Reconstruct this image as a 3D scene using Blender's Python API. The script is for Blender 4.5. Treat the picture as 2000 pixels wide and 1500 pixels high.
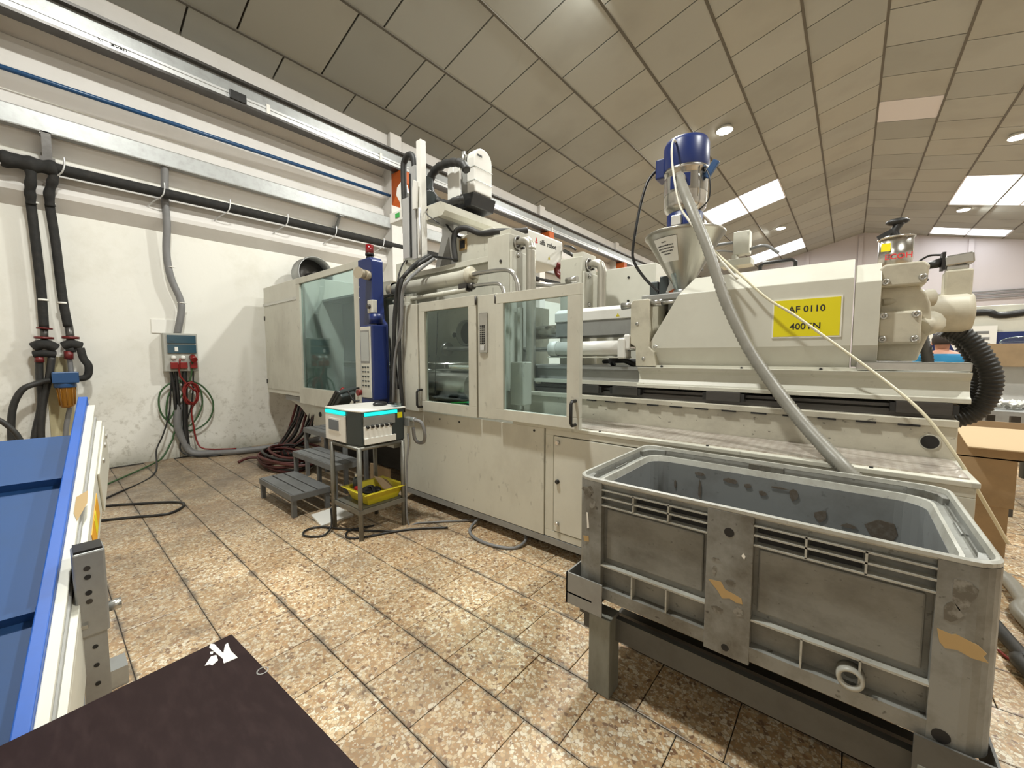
import bpy, bmesh, math, random
from mathutils import Vector, Matrix
random.seed(7)
sc = bpy.context.scene
for o in list(bpy.data.objects): bpy.data.objects.remove(o)
COL = sc.collection

# ---------------------------------------------------------------- camera
cam_d = bpy.data.cameras.new('camera'); cam = bpy.data.objects.new('camera', cam_d); COL.objects.link(cam)
cam_d.sensor_width = 36.0; cam_d.lens = 14.046; cam_d.clip_start = 0.05; cam_d.clip_end = 100
cam.matrix_world = Matrix(((0.76430562, -0.04369816, 0.6433719, 0.0),
                           (0.64485296, 0.05373775, -0.76241518, 0.0),
                           (-0.00125721, 0.99759848, 0.06925095, 1.55),
                           (0, 0, 0, 1)))
sc.camera = cam
# ---------------------------------------------------------------- world, exposure
w = bpy.data.worlds.new('world'); sc.world = w; w.use_nodes = True
w.node_tree.nodes['Background'].inputs[0].default_value = (0.75, 0.8, 0.88, 1)
w.node_tree.nodes['Background'].inputs[1].default_value = 0.6
sc.view_settings.view_transform = 'Standard'; sc.view_settings.look = 'None'
sc.view_settings.gamma = 1.0; sc.view_settings.use_curve_mapping = False
sc.view_settings.exposure = 0.22
sc.cycles.max_bounces = 8; sc.cycles.diffuse_bounces = 5; sc.cycles.glossy_bounces = 3
sc.cycles.transparent_max_bounces = 8; sc.cycles.transmission_bounces = 4
sc.cycles.caustics_reflective = False; sc.cycles.caustics_refractive = False
sc.cycles.use_denoising = True; sc.cycles.sample_clamp_indirect = 6
LAMP_POWER = 330.0
SKY_STRENGTH = 5.0
LAMPS = [(-2.7, 0.6), (-2.75, 5.75), (-2.72, 11.72), (-2.66, 22.15), (3.2, 3.2), (3.2, 10.2), (3.18, 17.18), (3.21, 24.15)]

# ---------------------------------------------------------------- helpers
WM = {}
class MB:
    def __init__(s): s.v = []; s.f = []; s.sm = []; s.mi = []; s.m = 0
    def mat(s, i): s.m = i; return s
    def add(s, vs, fs, smooth=False):
        b = len(s.v); s.v += [tuple(v) for v in vs]
        for f in fs: s.f.append([b+i for i in f]); s.sm.append(smooth); s.mi.append(s.m)
        return s
    def box(s, x0, x1, y0, y1, z0, z1):
        vs = [(x, y, z) for x in (x0, x1) for y in (y0, y1) for z in (z0, z1)]
        return s.add(vs, [(0,1,3,2), (4,6,7,5), (0,4,5,1), (2,3,7,6), (0,2,6,4), (1,5,7,3)])
    def obox(s, c, size, M=None):
        c = Vector(c); M = M or Matrix.Identity(3)
        vs = [c + M @ Vector((a*size[0]/2, b*size[1]/2, d*size[2]/2)) for a in (-1,1) for b in (-1,1) for d in (-1,1)]
        return s.add(vs, [(0,1,3,2), (4,6,7,5), (0,4,5,1), (2,3,7,6), (0,2,6,4), (1,5,7,3)])
    def prism(s, poly, axis, a, b, smooth=False):
        # poly of 2D points in the plane normal to axis; axis 'x': (y,z), 'y': (x,z), 'z': (x,y)
        def P(p, t): return {'x': (t, p[0], p[1]), 'y': (p[0], t, p[1]), 'z': (p[0], p[1], t)}[axis]
        n = len(poly); vs = [P(p, a) for p in poly] + [P(p, b) for p in poly]
        s.add(vs, [tuple(range(n)), tuple(range(2*n-1, n-1, -1))])
        b0 = len(s.v) - 2*n
        for i in range(n):
            s.f.append([b0+i, b0+(i+1) % n, b0+n+(i+1) % n, b0+n+i]); s.sm.append(smooth); s.mi.append(s.m)
        return s
    def cyl(s, p0, p1, r0, r1=None, n=16, caps=True):
        r1 = r0 if r1 is None else r1
        p0, p1 = Vector(p0), Vector(p1); d = (p1-p0).normalized()
        u = d.orthogonal().normalized(); w_ = d.cross(u)
        vs = []
        for p, r in ((p0, r0), (p1, r1)):
            for i in range(n):
                a = 2*math.pi*i/n; vs.append(p + (u*math.cos(a) + w_*math.sin(a))*r)
        b = len(s.v)
        s.add(vs, [(i, (i+1) % n, n+(i+1) % n, n+i) for i in range(n)], True)
        if caps:
            for f in (list(range(n-1, -1, -1)), list(range(n, 2*n))):
                s.f.append([b+i for i in f]); s.sm.append(False); s.mi.append(s.m)
        return s
    def tube(s, pts, r, n=8, closed=False, smoothpath=True, step=6, radii=None):
        pts = [Vector(p) for p in pts]
        if smoothpath and len(pts) > 2:
            q = []; m = len(pts)
            rng = range(m) if closed else range(m-1)
            for i in rng:
                if closed: p0, p1, p2, p3 = pts[(i-1) % m], pts[i], pts[(i+1) % m], pts[(i+2) % m]
                else: p0, p1, p2, p3 = pts[max(i-1, 0)], pts[i], pts[i+1], pts[min(i+2, m-1)]
                for k in range(step):
                    t = k/step
                    q.append(0.5*((2*p1) + (p2-p0)*t + (2*p0-5*p1+4*p2-p3)*t*t + (3*p1-p0-3*p2+p3)*t**3))
            if not closed: q.append(pts[-1])
            pts = q
        m = len(pts); prev = None; b = len(s.v); vs = []
        for i, p in enumerate(pts):
            if closed: d = pts[(i+1) % m] - pts[i-1]
            else: d = pts[min(i+1, m-1)] - pts[max(i-1, 0)]
            d.normalize()
            if prev is None: u = d.orthogonal().normalized()
            else:
                u = prev - d*prev.dot(d)
                u = u.normalized() if u.length > 1e-6 else d.orthogonal().normalized()
            prev = u; w_ = d.cross(u)
            rr = radii(i, m) if radii else r
            for k in range(n):
                a = 2*math.pi*k/n; vs.append(p + (u*math.cos(a)+w_*math.sin(a))*rr)
        fs = []
        for i in range(m if closed else m-1):
            j = (i+1) % m
            for k in range(n): fs.append((i*n+k, i*n+(k+1) % n, j*n+(k+1) % n, j*n+k))
        s.add(vs, fs, True)
        if not closed:
            for f in (list(range(n-1, -1, -1)), [(m-1)*n+k for k in range(n)]):
                s.f.append([b+i for i in f]); s.sm.append(False); s.mi.append(s.m)
        return s
    def lathe(s, prof, c, axis='z', n=28, smooth=True):
        c = Vector(c); vs = []; m = len(prof)
        for r, t in prof:
            for i in range(n):
                a = 2*math.pi*i/n; ca, sa = math.cos(a)*r, math.sin(a)*r
                vs.append(c + {'z': Vector((ca, sa, t)), 'x': Vector((t, ca, sa)), 'y': Vector((ca, t, sa))}[axis])
        fs = [(j*n+i, j*n+(i+1) % n, (j+1)*n+(i+1) % n, (j+1)*n+i) for j in range(m-1) for i in range(n)]
        return s.add(vs, fs, smooth)
    def ball(s, c, r, n=12, sc_=(1,1,1)):
        prof = [(max(r*math.sin(math.pi*k/8), 1e-4), -r*math.cos(math.pi*k/8)) for k in range(9)]
        b = len(s.v); s.lathe(prof, (0,0,0), 'z', n)
        for i in range(b, len(s.v)):
            v = s.v[i]; s.v[i] = (c[0]+v[0]*sc_[0], c[1]+v[1]*sc_[1], c[2]+v[2]*sc_[2])
        return s
    def xf(s, M):
        s.v = [tuple(M @ Vector(v)) for v in s.v]; return s

def set_props(o, label=None, cat=None, group=None, kind=None):
    if label: o['label'] = label
    if cat: o['category'] = cat
    if group: o['group'] = group
    if kind: o['kind'] = kind
    return o
def place(o, parent, loc):
    o.location = loc
    Wd = Matrix.Translation(loc); WM[o.name] = Wd
    if parent is not None:
        o.parent = parent; o.matrix_parent_inverse = WM[parent.name].inverted()
    return o
def thing(name, label, cat, loc, group=None):
    o = bpy.data.objects.new(name, None); o.empty_display_size = 0.1; COL.objects.link(o)
    place(o, None, loc); return set_props(o, label, cat, group)
def link(name, mb, mat, parent=None, bevel=0.0, label=None, cat=None, group=None, kind=None, segs=2, recalc=True):
    xs = [v[0] for v in mb.v]; ys = [v[1] for v in mb.v]; zs = [v[2] for v in mb.v]
    c = Vector(((min(xs)+max(xs))/2, (min(ys)+max(ys))/2, min(zs)))
    me = bpy.data.meshes.new(name)
    me.from_pydata([(v[0]-c.x, v[1]-c.y, v[2]-c.z) for v in mb.v], [], mb.f)
    mats = mat if isinstance(mat, (list, tuple)) else [mat]
    for m in mats: me.materials.append(m)
    me.polygons.foreach_set('use_smooth', mb.sm)
    me.polygons.foreach_set('material_index', mb.mi)
    if recalc:
        bm = bmesh.new(); bm.from_mesh(me); bmesh.ops.recalc_face_normals(bm, faces=bm.faces); bm.to_mesh(me); bm.free()
    me.update()
    o = bpy.data.objects.new(name, me); COL.objects.link(o)
    place(o, parent, c)
    if bevel:
        b = o.modifiers.new('bevel', 'BEVEL'); b.width = bevel; b.segments = segs; b.limit_method = 'ANGLE'; b.angle_limit = math.radians(40)
    return set_props(o, label, cat, group, kind)
def copy_tree(o, parent=None):
    c = o.copy(); COL.objects.link(c); WM[c.name] = WM[o.name]
    if parent is not None: c.parent = parent
    for ch in list(o.children): copy_tree(ch, c)
    return c
def shifted(o, d, label=None, rotz=0):
    c = copy_tree(o); c.location = o.location + Vector(d); c.rotation_euler.z = rotz
    if label: c['label'] = label
    return c
def text_mesh(name, body, size, mat, parent, loc, rot, thick=0.0006, width=1.0, align='CENTER'):
    cu = bpy.data.curves.new(name, 'FONT'); cu.body = body; cu.size = size; cu.extrude = thick
    cu.align_x = align; cu.align_y = 'CENTER'; cu.resolution_u = 3; cu.offset = size*0.014
    t = bpy.data.objects.new(name+'_src', cu); COL.objects.link(t)
    dg = bpy.context.evaluated_depsgraph_get(); dg.update()
    me = bpy.data.meshes.new_from_object(t.evaluated_get(dg)); bpy.data.objects.remove(t)
    me.materials.clear(); me.materials.append(mat)
    o = bpy.data.objects.new(name, me); COL.objects.link(o)
    o.scale = (width, 1, 1); o.rotation_euler = rot
    o.location = loc; WM[o.name] = Matrix.Translation(loc)
    if parent is not None: o.parent = parent; o.matrix_parent_inverse = WM[parent.name].inverted()
    return o

# ---------------------------------------------------------------- materials
def nodes(name):
    m = bpy.data.materials.new(name); m.use_nodes = True; nt = m.node_tree
    return m, nt, nt.nodes['Principled BSDF']
def simple(name, col, rough=0.5, metal=0.0, emit=0.0, ecol=None, coat=0.0):
    m, nt, b = nodes(name)
    b.inputs['Base Color'].default_value = (*col, 1); b.inputs['Roughness'].default_value = rough
    b.inputs['Metallic'].default_value = metal; b.inputs['Coat Weight'].default_value = coat
    if emit:
        b.inputs['Emission Color'].default_value = (*(ecol or col), 1); b.inputs['Emission Strength'].default_value = emit
    return m
def N(nt, t, **kw):
    n = nt.nodes.new(t)
    for k, v in kw.items():
        if k in n.inputs: n.inputs[k].default_value = v
        else: setattr(n, k, v)
    return n
def ramp(nt, src, stops):
    r = nt.nodes.new('ShaderNodeValToRGB'); e = r.color_ramp.elements
    while len(e) < len(stops): e.new(0.5)
    for el, (p, c) in zip(e, stops): el.position = p; el.color = (*c, 1) if len(c) == 3 else c
    nt.links.new(src, r.inputs[0]); return r
def mixc(nt, fac, a, b, mode='MIX'):
    n = nt.nodes.new('ShaderNodeMix'); n.data_type = 'RGBA'; n.blend_type = mode
    for sock, val in ((n.inputs[0], fac), (n.inputs[6], a), (n.inputs[7], b)):
        if isinstance(val, (int, float)): sock.default_value = val
        elif isinstance(val, tuple): sock.default_value = (*val, 1)
        else: nt.links.new(val, sock)
    return n.outputs[2]
def worn(name, col, dirt, amt=0.5, scale=3.0, rough=0.45, metal=0.0, stretch=(1,1,1), speck=0.0, lo=0.45, hi=0.75, bump=0.0, coat=0.0):
    m, nt, b = nodes(name)
    g = N(nt, 'ShaderNodeNewGeometry'); mp = N(nt, 'ShaderNodeMapping'); mp.inputs['Scale'].default_value = stretch
    nt.links.new(g.outputs['Position'], mp.inputs[0])
    n1 = N(nt, 'ShaderNodeTexNoise', Scale=scale, Detail=8.0, Roughness=0.65); nt.links.new(mp.outputs[0], n1.inputs['Vector'])
    r = ramp(nt, n1.outputs['Fac'], [(lo, (0,0,0)), (hi, (amt,)*3)])
    c = mixc(nt, r.outputs[0], col, dirt)
    if speck:
        n2 = N(nt, 'ShaderNodeTexNoise', Scale=scale*9, Detail=3.0); nt.links.new(mp.outputs[0], n2.inputs['Vector'])
        r2 = ramp(nt, n2.outputs['Fac'], [(0.66, (0,0,0)), (0.72, (speck,)*3)])
        c = mixc(nt, r2.outputs[0], c, tuple(x*0.4 for x in dirt))
    nt.links.new(c, b.inputs['Base Color'])
    b.inputs['Roughness'].default_value = rough; b.inputs['Metallic'].default_value = metal
    b.inputs['Coat Weight'].default_value = coat
    if bump:
        bp = N(nt, 'ShaderNodeBump', Strength=bump, Distance=0.01); nt.links.new(n1.outputs['Fac'], bp.inputs['Height']); nt.links.new(bp.outputs[0], b.inputs['Normal'])
    return m
def emis(name, col, s):
    m = bpy.data.materials.new(name); m.use_nodes = True; nt = m.node_tree; nt.nodes.clear()
    e = N(nt, 'ShaderNodeEmission'); e.inputs[0].default_value = (*col, 1); e.inputs[1].default_value = s
    o = N(nt, 'ShaderNodeOutputMaterial'); nt.links.new(e.outputs[0], o.inputs[0]); return m
def glass(name, tint, refl=0.12):
    m = bpy.data.materials.new(name); m.use_nodes = True; nt = m.node_tree; nt.nodes.clear()
    t = N(nt, 'ShaderNodeBsdfTransparent'); t.inputs[0].default_value = (*tint, 1)
    g = N(nt, 'ShaderNodeBsdfGlossy'); g.inputs['Roughness'].default_value = 0.03; g.inputs[0].default_value = (0.8, 0.92, 0.95, 1)
    lw = N(nt, 'ShaderNodeLayerWeight', Blend=0.5); pw = N(nt, 'ShaderNodeMath', operation='POWER'); pw.inputs[1].default_value = 4.0; nt.links.new(lw.outputs['Facing'], pw.inputs[0])
    ma = N(nt, 'ShaderNodeMath', operation='MULTIPLY_ADD'); ma.inputs[1].default_value = 0.6; ma.inputs[2].default_value = refl
    nt.links.new(pw.outputs[0], ma.inputs[0])
    mx = N(nt, 'ShaderNodeMixShader'); nt.links.new(ma.outputs[0], mx.inputs[0]); nt.links.new(t.outputs[0], mx.inputs[1]); nt.links.new(g.outputs[0], mx.inputs[2])
    o = N(nt, 'ShaderNodeOutputMaterial'); nt.links.new(mx.outputs[0], o.inputs[0]); return m

CREAM = (0.58, 0.57, 0.49); DIRT = (0.22, 0.19, 0.145)
M = {}
M['cream'] = worn('cream_paint', CREAM, DIRT, 0.35, 2.2, 0.42, stretch=(1,1,0.6), speck=0.25)
M['cream_clean'] = worn('cream_paint_clean', (0.62, 0.61, 0.53), DIRT, 0.18, 2.0, 0.38)
M['cream_dirty'] = worn('cream_paint_dirty', (0.58, 0.55, 0.45), (0.2, 0.17, 0.13), 0.6, 3.5, 0.5, stretch=(0.8,1,1.2), speck=0.7, lo=0.46, hi=0.8)
M['cast'] = worn('cast_cream', (0.56, 0.525, 0.42), (0.2, 0.17, 0.13), 0.5, 5.0, 0.5, bump=0.3)
M['greybeam'] = worn('grey_paint', (0.27, 0.27, 0.255), (0.12, 0.11, 0.1), 0.5, 4, 0.45)
M['blue'] = worn('blue_paint', (0.010, 0.024, 0.125), (0.03, 0.04, 0.08), 0.2, 4, 0.35)
M['bluebright'] = worn('bright_blue_board', (0.01, 0.09, 0.42), (0.02, 0.05, 0.15), 0.3, 6, 0.45)
M['belt'] = worn('blue_belt', (0.01, 0.058, 0.19), (0.015, 0.05, 0.12), 0.4, 5, 0.6)
M['black'] = worn('black_plastic', (0.012, 0.012, 0.012), (0.04, 0.035, 0.03), 0.4, 8, 0.4)
M['rubber'] = worn('black_rubber', (0.02, 0.02, 0.019), (0.06, 0.055, 0.05), 0.5, 10, 0.55)
M['foam'] = worn('black_foam', (0.016, 0.016, 0.015), (0.05, 0.045, 0.04), 0.5, 12, 0.85, bump=0.4)
M['dark'] = simple('dark_recess', (0.012, 0.011, 0.01), 0.7)
M['darksteel'] = worn('oily_dark_steel', (0.09, 0.085, 0.08), (0.03, 0.025, 0.02), 0.6, 6, 0.35, metal=0.7, stretch=(0.3,1,2))
M['steel'] = worn('bare_steel', (0.5, 0.49, 0.46), (0.25, 0.23, 0.2), 0.4, 6, 0.3, metal=0.9)
M['stainless'] = worn('stainless', (0.52, 0.5, 0.46), (0.33, 0.31, 0.27), 0.4, 5, 0.25, metal=1.0)
M['chrome'] = simple('chrome', (0.75, 0.75, 0.74), 0.1, 1.0)
M['galv'] = worn('galvanised_steel', (0.36, 0.37, 0.365), (0.25, 0.25, 0.24), 0.6, 9, 0.42, metal=0.6)
M['alu'] = worn('aluminium_profile', (0.66, 0.67, 0.67), (0.45, 0.45, 0.44), 0.3, 5, 0.35, metal=0.55)
M['standsteel'] = worn('stand_steel', (0.2, 0.195, 0.17), (0.08, 0.07, 0.05), 0.6, 7, 0.42, metal=0.55)
M['standpaint'] = worn('grey_green_paint', (0.21, 0.215, 0.185), (0.09, 0.08, 0.06), 0.6, 9, 0.55, stretch=(1,1,0.4))
M['stepgrey'] = worn('step_grey', (0.15, 0.155, 0.155), (0.07, 0.065, 0.06), 0.5, 6, 0.5)
M['white'] = worn('white_paint', (0.74, 0.73, 0.69), (0.4, 0.37, 0.3), 0.25, 4, 0.4)
M['whitepl'] = simple('white_plastic', (0.78, 0.77, 0.72), 0.35)
M['paper'] = simple('paper', (0.8, 0.79, 0.74), 0.7)
M['orange'] = worn('orange_paint', (0.5, 0.1, 0.012), (0.2, 0.06, 0.02), 0.5, 5, 0.5)
M['bluepipe'] = simple('blue_pipe', (0.01, 0.06, 0.16), 0.3)
M['red'] = simple('red_plastic', (0.2, 0.012, 0.01), 0.35)
M['redhose'] = simple('red_hose', (0.13, 0.012, 0.012), 0.4)
M['redlens'] = simple('red_lens', (0.2, 0.004, 0.008), 0.15, coat=0.6)
M['green'] = simple('green_cable', (0.04, 0.1, 0.035), 0.45)
M['greenlabel'] = simple('green_label', (0.05, 0.4, 0.08), 0.4)
M['greyhose'] = worn('grey_hose', (0.25, 0.24, 0.205), (0.13, 0.12, 0.1), 0.4, 9, 0.4)
M['conduit'] = worn('grey_conduit', (0.2, 0.2, 0.2), (0.1, 0.1, 0.095), 0.4, 8, 0.5)
M['palehose'] = simple('pale_tube', (0.68, 0.63, 0.46), 0.3)
M['yellow'] = simple('yellow_sign', (0.78, 0.68, 0.0), 0.45)
M['yellowtray'] = worn('yellow_tray', (0.6, 0.5, 0.02), (0.3, 0.22, 0.02), 0.4, 8, 0.4)
M['orangelabel'] = simple('orange_label', (0.75, 0.35, 0.01), 0.45)
M['cyan'] = emis('cyan_light_strip', (0.02, 0.75, 0.62), 1.3)
M['anthra'] = simple('anthracite', (0.035, 0.045, 0.045), 0.4)
M['screen'] = simple('screen_grey', (0.13, 0.15, 0.17), 0.15)
M['lcd'] = simple('lcd_pale', (0.42, 0.44, 0.42), 0.25)
M['table'] = worn('phenolic_brown', (0.016, 0.007, 0.007), (0.05, 0.03, 0.028), 0.3, 14, 0.5, stretch=(1,3,1), speck=0.25)
M['table'].node_tree.nodes['Principled BSDF'].inputs['Specular IOR Level'].default_value = 0.18
M['beamdark'] = worn('dark_beam', (0.085, 0.085, 0.078), (0.04, 0.035, 0.03), 0.6, 6, 0.5)
M['card'] = worn('cardboard', (0.36, 0.25, 0.14), (0.22, 0.155, 0.09), 0.6, 5, 0.75)
M['cardin'] = simple('cardboard_inside', (0.5, 0.37, 0.22), 0.75)
M['bin'] = worn('bin_grey', (0.235, 0.24, 0.225), (0.085, 0.075, 0.055), 0.9, 3.2, 0.45, speck=0.8, lo=0.43, hi=0.64)
M['ledge'] = worn('bin_ledge', (0.27, 0.275, 0.255), (0.12, 0.11, 0.09), 0.8, 6, 0.4, speck=0.5)
M['grime'] = worn('old_grime', (0.11, 0.1, 0.08), (0.24, 0.235, 0.21), 0.9, 26, 0.6, lo=0.48, hi=0.6)
M['binrim'] = worn('bin_rim', (0.40, 0.40, 0.36), (0.16, 0.14, 0.1), 0.6, 7, 0.4, speck=0.3)
M['binin'] = worn('bin_inside', (0.2, 0.21, 0.21), (0.07, 0.06, 0.05), 0.6, 3, 0.42, speck=0.3, lo=0.5, hi=0.8)
M['binpanel'] = worn('bin_panel', (0.2, 0.2, 0.18), (0.09, 0.085, 0.07), 0.8, 5, 0.6, stretch=(1,1,1.5), speck=0.5, lo=0.42, hi=0.7)
M['skin'] = simple('skin', (0.55, 0.28, 0.19), 0.5)
M['shirt'] = worn('blue_shirt', (0.02, 0.19, 0.36), (0.015, 0.12, 0.25), 0.5, 9, 0.85)
M['hair'] = simple('dark_hair', (0.03, 0.02, 0.015), 0.7)
M['trousers'] = simple('dark_trousers', (0.03, 0.035, 0.05), 0.8)
M['amber'] = simple('amber_bowl', (0.3, 0.13, 0.012), 0.2, coat=0.3)
M['bluecap'] = simple('blue_filter_cap', (0.02, 0.075, 0.2), 0.35)
M['tealbox'] = simple('teal_cover', (0.03, 0.075, 0.105), 0.15, coat=0.4)
M['fusebox'] = worn('fusebox_grey', (0.4, 0.4, 0.36), (0.25, 0.24, 0.2), 0.4, 8, 0.5)
M['board'] = worn('stained_board', (0.55, 0.49, 0.3), (0.35, 0.27, 0.12), 0.5, 3, 0.6)
M['lampglow'] = emis('lamp_glow', (1.0, 0.97, 0.88), 40.0)
M['sky'] = emis('skylight_sheet', (0.93, 0.97, 1.0), SKY_STRENGTH)
M['skywarm'] = emis('skylight_sheet_warm', (1.0, 0.97, 0.82), SKY_STRENGTH)
M['ink'] = simple('ink', (0.02, 0.02, 0.02), 0.6)
M['redink'] = simple('red_ink', (0.6, 0.03, 0.03), 0.5)
M['conesteel'] = worn('brushed_cone', (0.4, 0.38, 0.33), (0.25, 0.23, 0.2), 0.4, 4, 0.33, metal=1.0)
M['hornbeige'] = simple('horn_beige', (0.4, 0.35, 0.26), 0.35)
M['darkresidue'] = worn('dark_residue', (0.1, 0.08, 0.06), (0.18, 0.17, 0.15), 0.8, 40, 0.7)
M['pipegrey'] = worn('painted_pipe', (0.5, 0.48, 0.42), (0.3, 0.28, 0.24), 0.4, 6, 0.36, metal=0.75)
M['brownstain'] = simple('glue_residue', (0.42, 0.29, 0.13), 0.7)
M['glass'] = glass('tinted_guard_glass', (0.8, 0.89, 0.91), 0.03)
M['glassdark'] = glass('tinted_guard_glass_dark', (0.84, 0.9, 0.89), 0.03)
M['glasssmoke'] = glass('smoked_guard_glass', (0.68, 0.77, 0.77), 0.05)
M['interior'] = worn('interior_grey', (0.2, 0.205, 0.195), (0.08, 0.08, 0.075), 0.6, 2, 0.5)
M['glassplain'] = glass('clear_cover', (0.8, 0.85, 0.87), 0.08)

def terrazzo():
    m, nt, b = nodes('terrazzo')
    g = N(nt, 'ShaderNodeNewGeometry'); pos = g.outputs['Position']
    oi = N(nt, 'ShaderNodeObjectInfo')
    nz = N(nt, 'ShaderNodeTexNoise', Scale=30.0, Detail=2.0); nt.links.new(pos, nz.inputs['Vector'])
    wv = mixc(nt, 0.02, pos, nz.outputs['Color'], 'ADD')
    v = N(nt, 'ShaderNodeTexVoronoi', Scale=58.0, Randomness=1.0); nt.links.new(wv, v.inputs['Vector'])
    sep = N(nt, 'ShaderNodeSeparateColor'); nt.links.new(v.outputs['Color'], sep.inputs[0])
    chips = ramp(nt, sep.outputs[0], [(0.0, (0.62, 0.44, 0.25)), (0.22, (0.52, 0.33, 0.165)), (0.4, (0.72, 0.58, 0.38)), (0.6, (0.45, 0.29, 0.15)), (0.78, (0.85, 0.78, 0.62)), (0.9, (0.22, 0.125, 0.07)), (0.97, (0.36, 0.2, 0.1))])
    chips.color_ramp.interpolation = 'CONSTANT'
    v2 = N(nt, 'ShaderNodeTexVoronoi', Scale=58.0); v2.feature = 'DISTANCE_TO_EDGE'; nt.links.new(wv, v2.inputs['Vector'])
    ed = ramp(nt, v2.outputs['Distance'], [(0.02, (1,1,1)), (0.09, (0,0,0))])
    c = mixc(nt, ed.outputs[0], chips.outputs[0], (0.42, 0.32, 0.2))
    v3 = N(nt, 'ShaderNodeTexVoronoi', Scale=150.0); nt.links.new(pos, v3.inputs['Vector'])
    s3 = N(nt, 'ShaderNodeSeparateColor'); nt.links.new(v3.outputs['Color'], s3.inputs[0])
    r3 = ramp(nt, s3.outputs[1], [(0.86, (0,0,0)), (0.88, (0.8,0.8,0.8))]); r3.color_ramp.interpolation = 'CONSTANT'
    c = mixc(nt, r3.outputs[0], c, (0.8, 0.74, 0.6))
    tint = ramp(nt, oi.outputs['Random'], [(0.0, (0.8, 0.76, 0.7)), (0.5, (1, 1, 1)), (1.0, (0.92, 0.84, 0.75))])
    c = mixc(nt, 0.8, c, tint.outputs[0], 'MULTIPLY')
    d1 = N(nt, 'ShaderNodeTexNoise', Scale=0.75, Detail=7.0, Roughness=0.7); nt.links.new(pos, d1.inputs['Vector'])
    dr = ramp(nt, d1.outputs['Fac'], [(0.42, (0,0,0)), (0.7, (0.75,0.75,0.75))])
    c = mixc(nt, dr.outputs[0], c, (0.16, 0.12, 0.085))
    d2 = N(nt, 'ShaderNodeTexNoise', Scale=5.0, Detail=8.0, Roughness=0.7); nt.links.new(pos, d2.inputs['Vector'])
    dr2 = ramp(nt, d2.outputs['Fac'], [(0.56, (0,0,0)), (0.72, (0.6,0.6,0.6))])
    c = mixc(nt, dr2.outputs[0], c, (0.12, 0.09, 0.065))
    # worn grime lane along the far side, by place in the hall (old dirt, not shade)
    sx = N(nt, 'ShaderNodeSeparateXYZ'); nt.links.new(pos, sx.inputs[0])
    mr = N(nt, 'ShaderNodeMapRange'); mr.inputs['From Min'].default_value = -3.2; mr.inputs['From Max'].default_value = -6.0
    mr.inputs['To Max'].default_value = 0.75; nt.links.new(sx.outputs[0], mr.inputs['Value'])
    d3 = N(nt, 'ShaderNodeMath', operation='MULTIPLY'); nt.links.new(mr.outputs[0], d3.inputs[0])
    r4 = ramp(nt, d1.outputs['Fac'], [(0.3, (0.45,)*3), (0.6, (1,1,1))]); nt.links.new(r4.outputs[0], d3.inputs[1])
    c = mixc(nt, d3.outputs[0], c, (0.14, 0.11, 0.085))
    # grime worked into the joint lines between the rows of tiles
    def mth(op, a, b_=None, cl=False):
        n = N(nt, 'ShaderNodeMath', operation=op); n.use_clamp = cl
        for i_, q in enumerate((a, b_)):
            if q is None: continue
            if isinstance(q, (int, float)): n.inputs[i_].default_value = q
            else: nt.links.new(q, n.inputs[i_])
        return n.outputs[0]
    fr = mth('FRACT', mth('ADD', mth('DIVIDE', mth('SUBTRACT', sx.outputs[1], 0.915), 0.3465), 100.5))
    dd = mth('MULTIPLY', mth('ABSOLUTE', mth('SUBTRACT', fr, 0.5)), 0.3465)
    d4 = N(nt, 'ShaderNodeTexNoise', Scale=4.0, Detail=9.0, Roughness=0.8); nt.links.new(pos, d4.inputs['Vector'])
    wdt = mth('MULTIPLY', mth('SUBTRACT', d4.outputs['Fac'], 0.40), 0.16)
    gr = mth('MULTIPLY', mth('DIVIDE', mth('SUBTRACT', wdt, dd), 0.018, True), 0.72)
    c = mixc(nt, gr, c, (0.1, 0.085, 0.07))
    nt.links.new(c, b.inputs['Base Color'])
    rr = ramp(nt, d2.outputs['Fac'], [(0.3, (0.28,)*3), (0.7, (0.6,)*3)]); nt.links.new(rr.outputs[0], b.inputs['Roughness'])
    return m
M['terrazzo'] = terrazzo()
M['grout'] = worn('grout', (0.05, 0.042, 0.034), (0.09, 0.075, 0.055), 0.6, 8, 0.8)
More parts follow.
